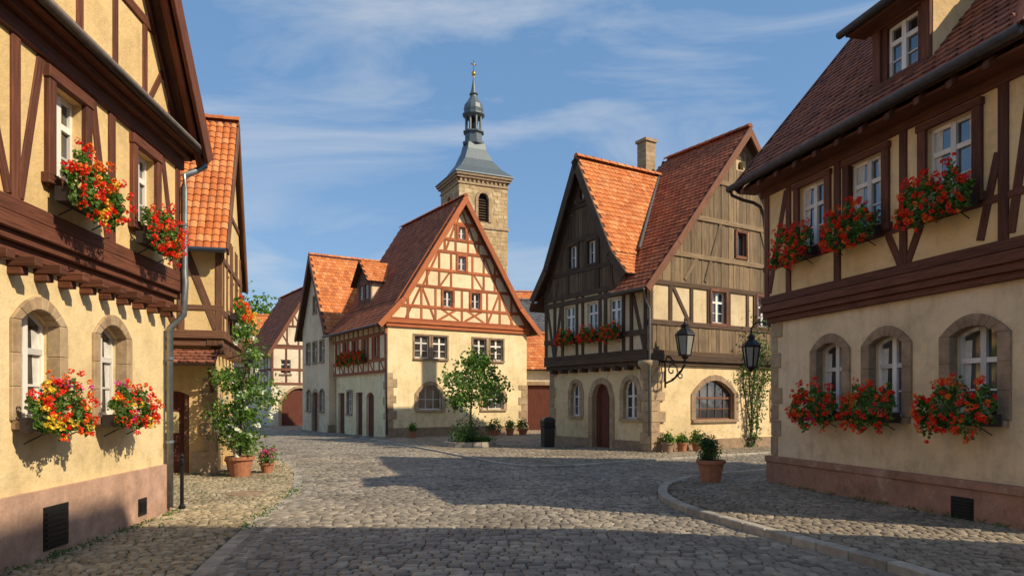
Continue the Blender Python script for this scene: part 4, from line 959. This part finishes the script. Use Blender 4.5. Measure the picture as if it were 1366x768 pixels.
mb.obj('flower_bed',['kerb_stone','soil','leaf_dark','leaf_mid'],origin=c)
tree((-1.55,26.8,.15),3.45,1.2,.05,'young_tree',32,95,.14,('leaf_mid','leaf_bright'),.42,(.1,0),None,None,.24)
pot_plant((-4.55,32.7,.05),.2,.33,'b',.35,.22,n=350,ls=.09); pot_plant((-.9,35.0,.05),.3,.3,'b',.5,.4,n=500,ls=.1,lm='leaf_dark'); pot_plant((-.1,35.4,.05),.22,.35,'b',.4,.3,n=400,ls=.1)
pot_plant((.55,35.9,.05),.25,.3,'b',.5,.3,n=400,ls=.1,lm='leaf_dark')
pot_plant((4.05,14.5,.1),.27,.46,'b',.5,.24,n=1300,ls=.055,lm='leaf_dark')
pot_plant((4.45,16.1,.02),.2,.3,'b',.55,.2,n=600,ls=.055,lm='leaf_mid')
pot_plant((5.15,23.55,.05),.22,.35,'b',.4,.25,n=400,ls=.09,potm='surround_brown'); pot_plant((5.7,23.85,.05),.18,.32,'b',.3,.2,n=300,ls=.09)
pot_plant((6.3,24.2,.05),.2,.3,'b',.35,.3,n=400,ls=.09,lm='leaf_dark')
f=Fac((4.62,23.7),ux,(-uy[0],-uy[1])); mb=MB(); P=[];P1=[]
for (s0,s1,h1) in((4.7,5.3,3.6),(4.8,4.4,4.0),(4.9,5.7,3.0),(4.75,5.0,4.5)):
    pts=[f.pt(s0+(s1-s0)*t+.08*math.sin(t*9),h1*t,.12+.06*math.sin(t*6)) for t in np.linspace(0,1,9)]
    tube(mb,pts,[.04-.003*i for i in range(9)],6,0)
    for i,p in enumerate(pts):
        k=int(90*(.25+.9*(i>4))); s_=.12+.16*(i>4)
        q=np.random.normal(size=(k,3))*np.array([s_,s_*.6,s_])+np.array(p+f.n*.1); P+=q[:k//2].tolist();P1+=q[k//2:].tolist()
leaves(mb,P,.11,1);leaves(mb,P1,.11,2); mb.obj('climbing_plant',['bark','leaf_dark','leaf_mid'])
tree((-31,84,0),13.5,5.5,.4,'tree',40,260,.5,('leaf_mid','leaf_bright'),.2,(0,0),None,None,.3)
tree((-38,88,0),12,6,.4,'tree',40,260,.5,('leaf_dark','leaf_mid'),.2,(0,0),None,None,.3)
mb=MB(); K=60; 
for i in range(K):
    q0,q1=math.pi*i/K,math.pi*(i+1)/K; R_=330; h=lambda t: 11+5*math.sin(t*5)+3*math.sin(t*13+1)
    A0=(R_*math.cos(q0),R_*math.sin(q0));A1=(R_*math.cos(q1),R_*math.sin(q1)); mb.face([(*A0,-1),(*A1,-1),(A1[0]*1.3,A1[1]*1.3,h(q1)),(A0[0]*1.3,A0[1]*1.3,h(q0))])
mb.obj('hills',['hill_green'])
# ------------------------------------------------------------------ street furniture
def lantern(mb,c,w,h,gm=1,im=0,n=6):
    c=V(c); 
    lathe(mb,c,[(w*.30,-h*.5),(w*.48,h*.18)],n,gm)
    for i in range(n):
        q=2*math.pi*(i+.5)/n; tube(mb,[c+V((math.cos(q)*w*.31,math.sin(q)*w*.31,-h*.5)),c+V((math.cos(q)*w*.5,math.sin(q)*w*.5,h*.18))],.018,5,im)
    lathe(mb,c,[(w*.05,-h*.66),(w*.16,-h*.6),(w*.2,-h*.55),(w*.34,-h*.53),(w*.34,-h*.48),(w*.2,-h*.47)],n,im)
    lathe(mb,c,[(w*.5,h*.16),(w*.56,h*.19),(w*.54,h*.23),(w*.4,h*.33),(w*.2,h*.43),(w*.2,h*.5),(w*.25,h*.52),(w*.1,h*.6),(w*.04,h*.66),(w*.07,h*.7),(w*.02,h*.82)],n,im)
mb=MB(); f=Fac((4.62,23.7),ux,(-uy[0],-uy[1])); s=.55
L0=f.pt(s,3.72,1.0); lantern(mb,L0,.62,.95)
def arc(cc,r0,r1,a0,a1,k=18): return [f.pt(s,cc[1]+(r0+(r1-r0)*t)*math.sin(a0+(a1-a0)*t),cc[0]+(r0+(r1-r0)*t)*math.cos(a0+(a1-a0)*t)) for t in np.linspace(0,1,k)]
tube(mb,[f.pt(s,2.2,.11),f.pt(s,3.35,.11)],.035,6); tube(mb,[f.pt(s,2.35,.11),f.pt(s,2.45,.45),f.pt(s,2.7,.8),f.pt(s,2.95,1.0),f.pt(s,3.1,1.0)],.035,6)
tube(mb,arc((.42,2.78),.3,.04,-1.6,6.5),.025,5); tube(mb,arc((.3,3.1),.2,.03,3.5,-4),.022,5); tube(mb,arc((.82,2.6),.16,.03,1.2,8),.02,5); tube(mb,[f.pt(s,3.3,.11),f.pt(s,3.05,.6),f.pt(s,3.05,1.0)],.022,5)
mb.obj('wall_street_lamp',['iron','lamp_glass'],origin=f.pt(s,2.8,0))
mb=MB(); c=V((5.02,14.95,2.78)); lantern(mb,c,.36,.62); tube(mb,[c+V((.25,-.05,.62)),c+V((.1,0,.62)),c+V((0,0,.5))],.018,6); tube(mb,[V((5.4,14.5,3.25)),c+V((.25,-.05,.6))],.018,6); mb.obj('wall_lantern',['iron','lamp_glass'],origin=c)
mb=MB(); c=V((-6.45,17.6,2.5)); lantern(mb,c,.26,.5); tube(mb,[c+V((-.55,-.1,.3)),c+V((-.2,0,.4)),c+V((0,0,.35))],.014,6); mb.obj('wall_lantern',['iron','lamp_glass'],origin=c)
mb=MB(); c=V((1.32,26.3,.05)); 
lathe(mb,c,[(.27,0),(.28,.03),(.3,.9),(.32,.92),(.32,1.0),(.27,1.08),(.1,1.12)],4,0,.3); lathe(mb,c,[(.305,.72),(.315,.74),(.315,.86),(.305,.88)],4,1,.3)
mb.box(c+V((-.05,-.23,.8)),V((.13,.02,0)),V((0,0,.05)),V((0,.03,0)),1)
mb.obj('litter_bin',['bin_black','iron'],bevel=.02,origin=c)
mb=MB(); pb=(-5.33,11.5,0)
lathe(mb,pb,[(.055,0),(.055,.06),(.03,.09),(.028,.72),(.045,.75),(.045,.8),(.02,.83),(.035,.87),(.01,.91)],10); mb.obj('iron_bollard',['iron'],origin=pb)
# ------------------------------------------------------------------ light / sky / camera
S=V((.89,-.455,.79)).normalized(); el=math.asin(S.z); az=math.atan2(S.x,S.y)
sd=bpy.data.lights.new('sun','SUN'); sd.energy=5.0; sd.angle=math.radians(.53); sd.color=(1,.85,.63)
so=bpy.data.objects.new('sun',sd); so.rotation_euler=S.to_track_quat('Z','Y').to_euler(); so.location=(20,-10,30); SC.collection.objects.link(so)
W_=bpy.data.worlds.new('World'); SC.world=W_; W_.use_nodes=True; nt=W_.node_tree; bg=nt.nodes['Background']
sky=nt.nodes.new('ShaderNodeTexSky'); sky.sky_type='NISHITA'; sky.sun_disc=False; sky.sun_elevation=el; sky.sun_rotation=az
sky.air_density=1.0; sky.dust_density=1.0; sky.ozone_density=1.4
tc=nt.nodes.new('ShaderNodeTexCoord'); mp=nt.nodes.new('ShaderNodeMapping'); mp.inputs['Scale'].default_value=(1.2,1.2,4.6); mp.inputs['Rotation'].default_value=(.2,.42,.5)
nt.links.new(tc.outputs['Generated'],mp.inputs[0])
no=nt.nodes.new('ShaderNodeTexNoise'); no.inputs['Scale'].default_value=1.7; no.inputs['Detail'].default_value=9; no.inputs['Roughness'].default_value=.58; no.inputs['Distortion'].default_value=.7; nt.links.new(mp.outputs[0],no.inputs['Vector'])
rp=nt.nodes.new('ShaderNodeValToRGB'); rp.color_ramp.elements[0].position=.47; rp.color_ramp.elements[0].color=(0,0,0,1); rp.color_ramp.elements[1].position=.74; rp.color_ramp.elements[1].color=(.75,.75,.75,1); nt.links.new(no.outputs['Fac'],rp.inputs[0])
m0=nt.nodes.new('ShaderNodeMix'); m0.data_type='RGBA'; m0.inputs[0].default_value=.5; nt.links.new(sky.outputs[0],m0.inputs[6]); m0.inputs[7].default_value=(1.25,2.8,5.2,1)
mx=nt.nodes.new('ShaderNodeMix'); mx.data_type='RGBA'; nt.links.new(rp.outputs[0],mx.inputs[0]); nt.links.new(m0.outputs[2],mx.inputs[6]); mx.inputs[7].default_value=(4.8,5.1,5.5,1)
nt.links.new(mx.outputs[2],bg.inputs[0]); bg.inputs[1].default_value=.135
cd=bpy.data.cameras.new('camera'); cd.sensor_width=36; cd.lens=950/1366*36; cd.shift_y=151/1366; cd.clip_end=2000; cd.clip_start=.05
co=bpy.data.objects.new('camera',cd); co.location=(0,0,1.75); co.rotation_euler=(math.radians(90),0,0); SC.collection.objects.link(co); SC.camera=co
SC.view_settings.view_transform='Standard'; SC.view_settings.look='None'; SC.view_settings.exposure=0
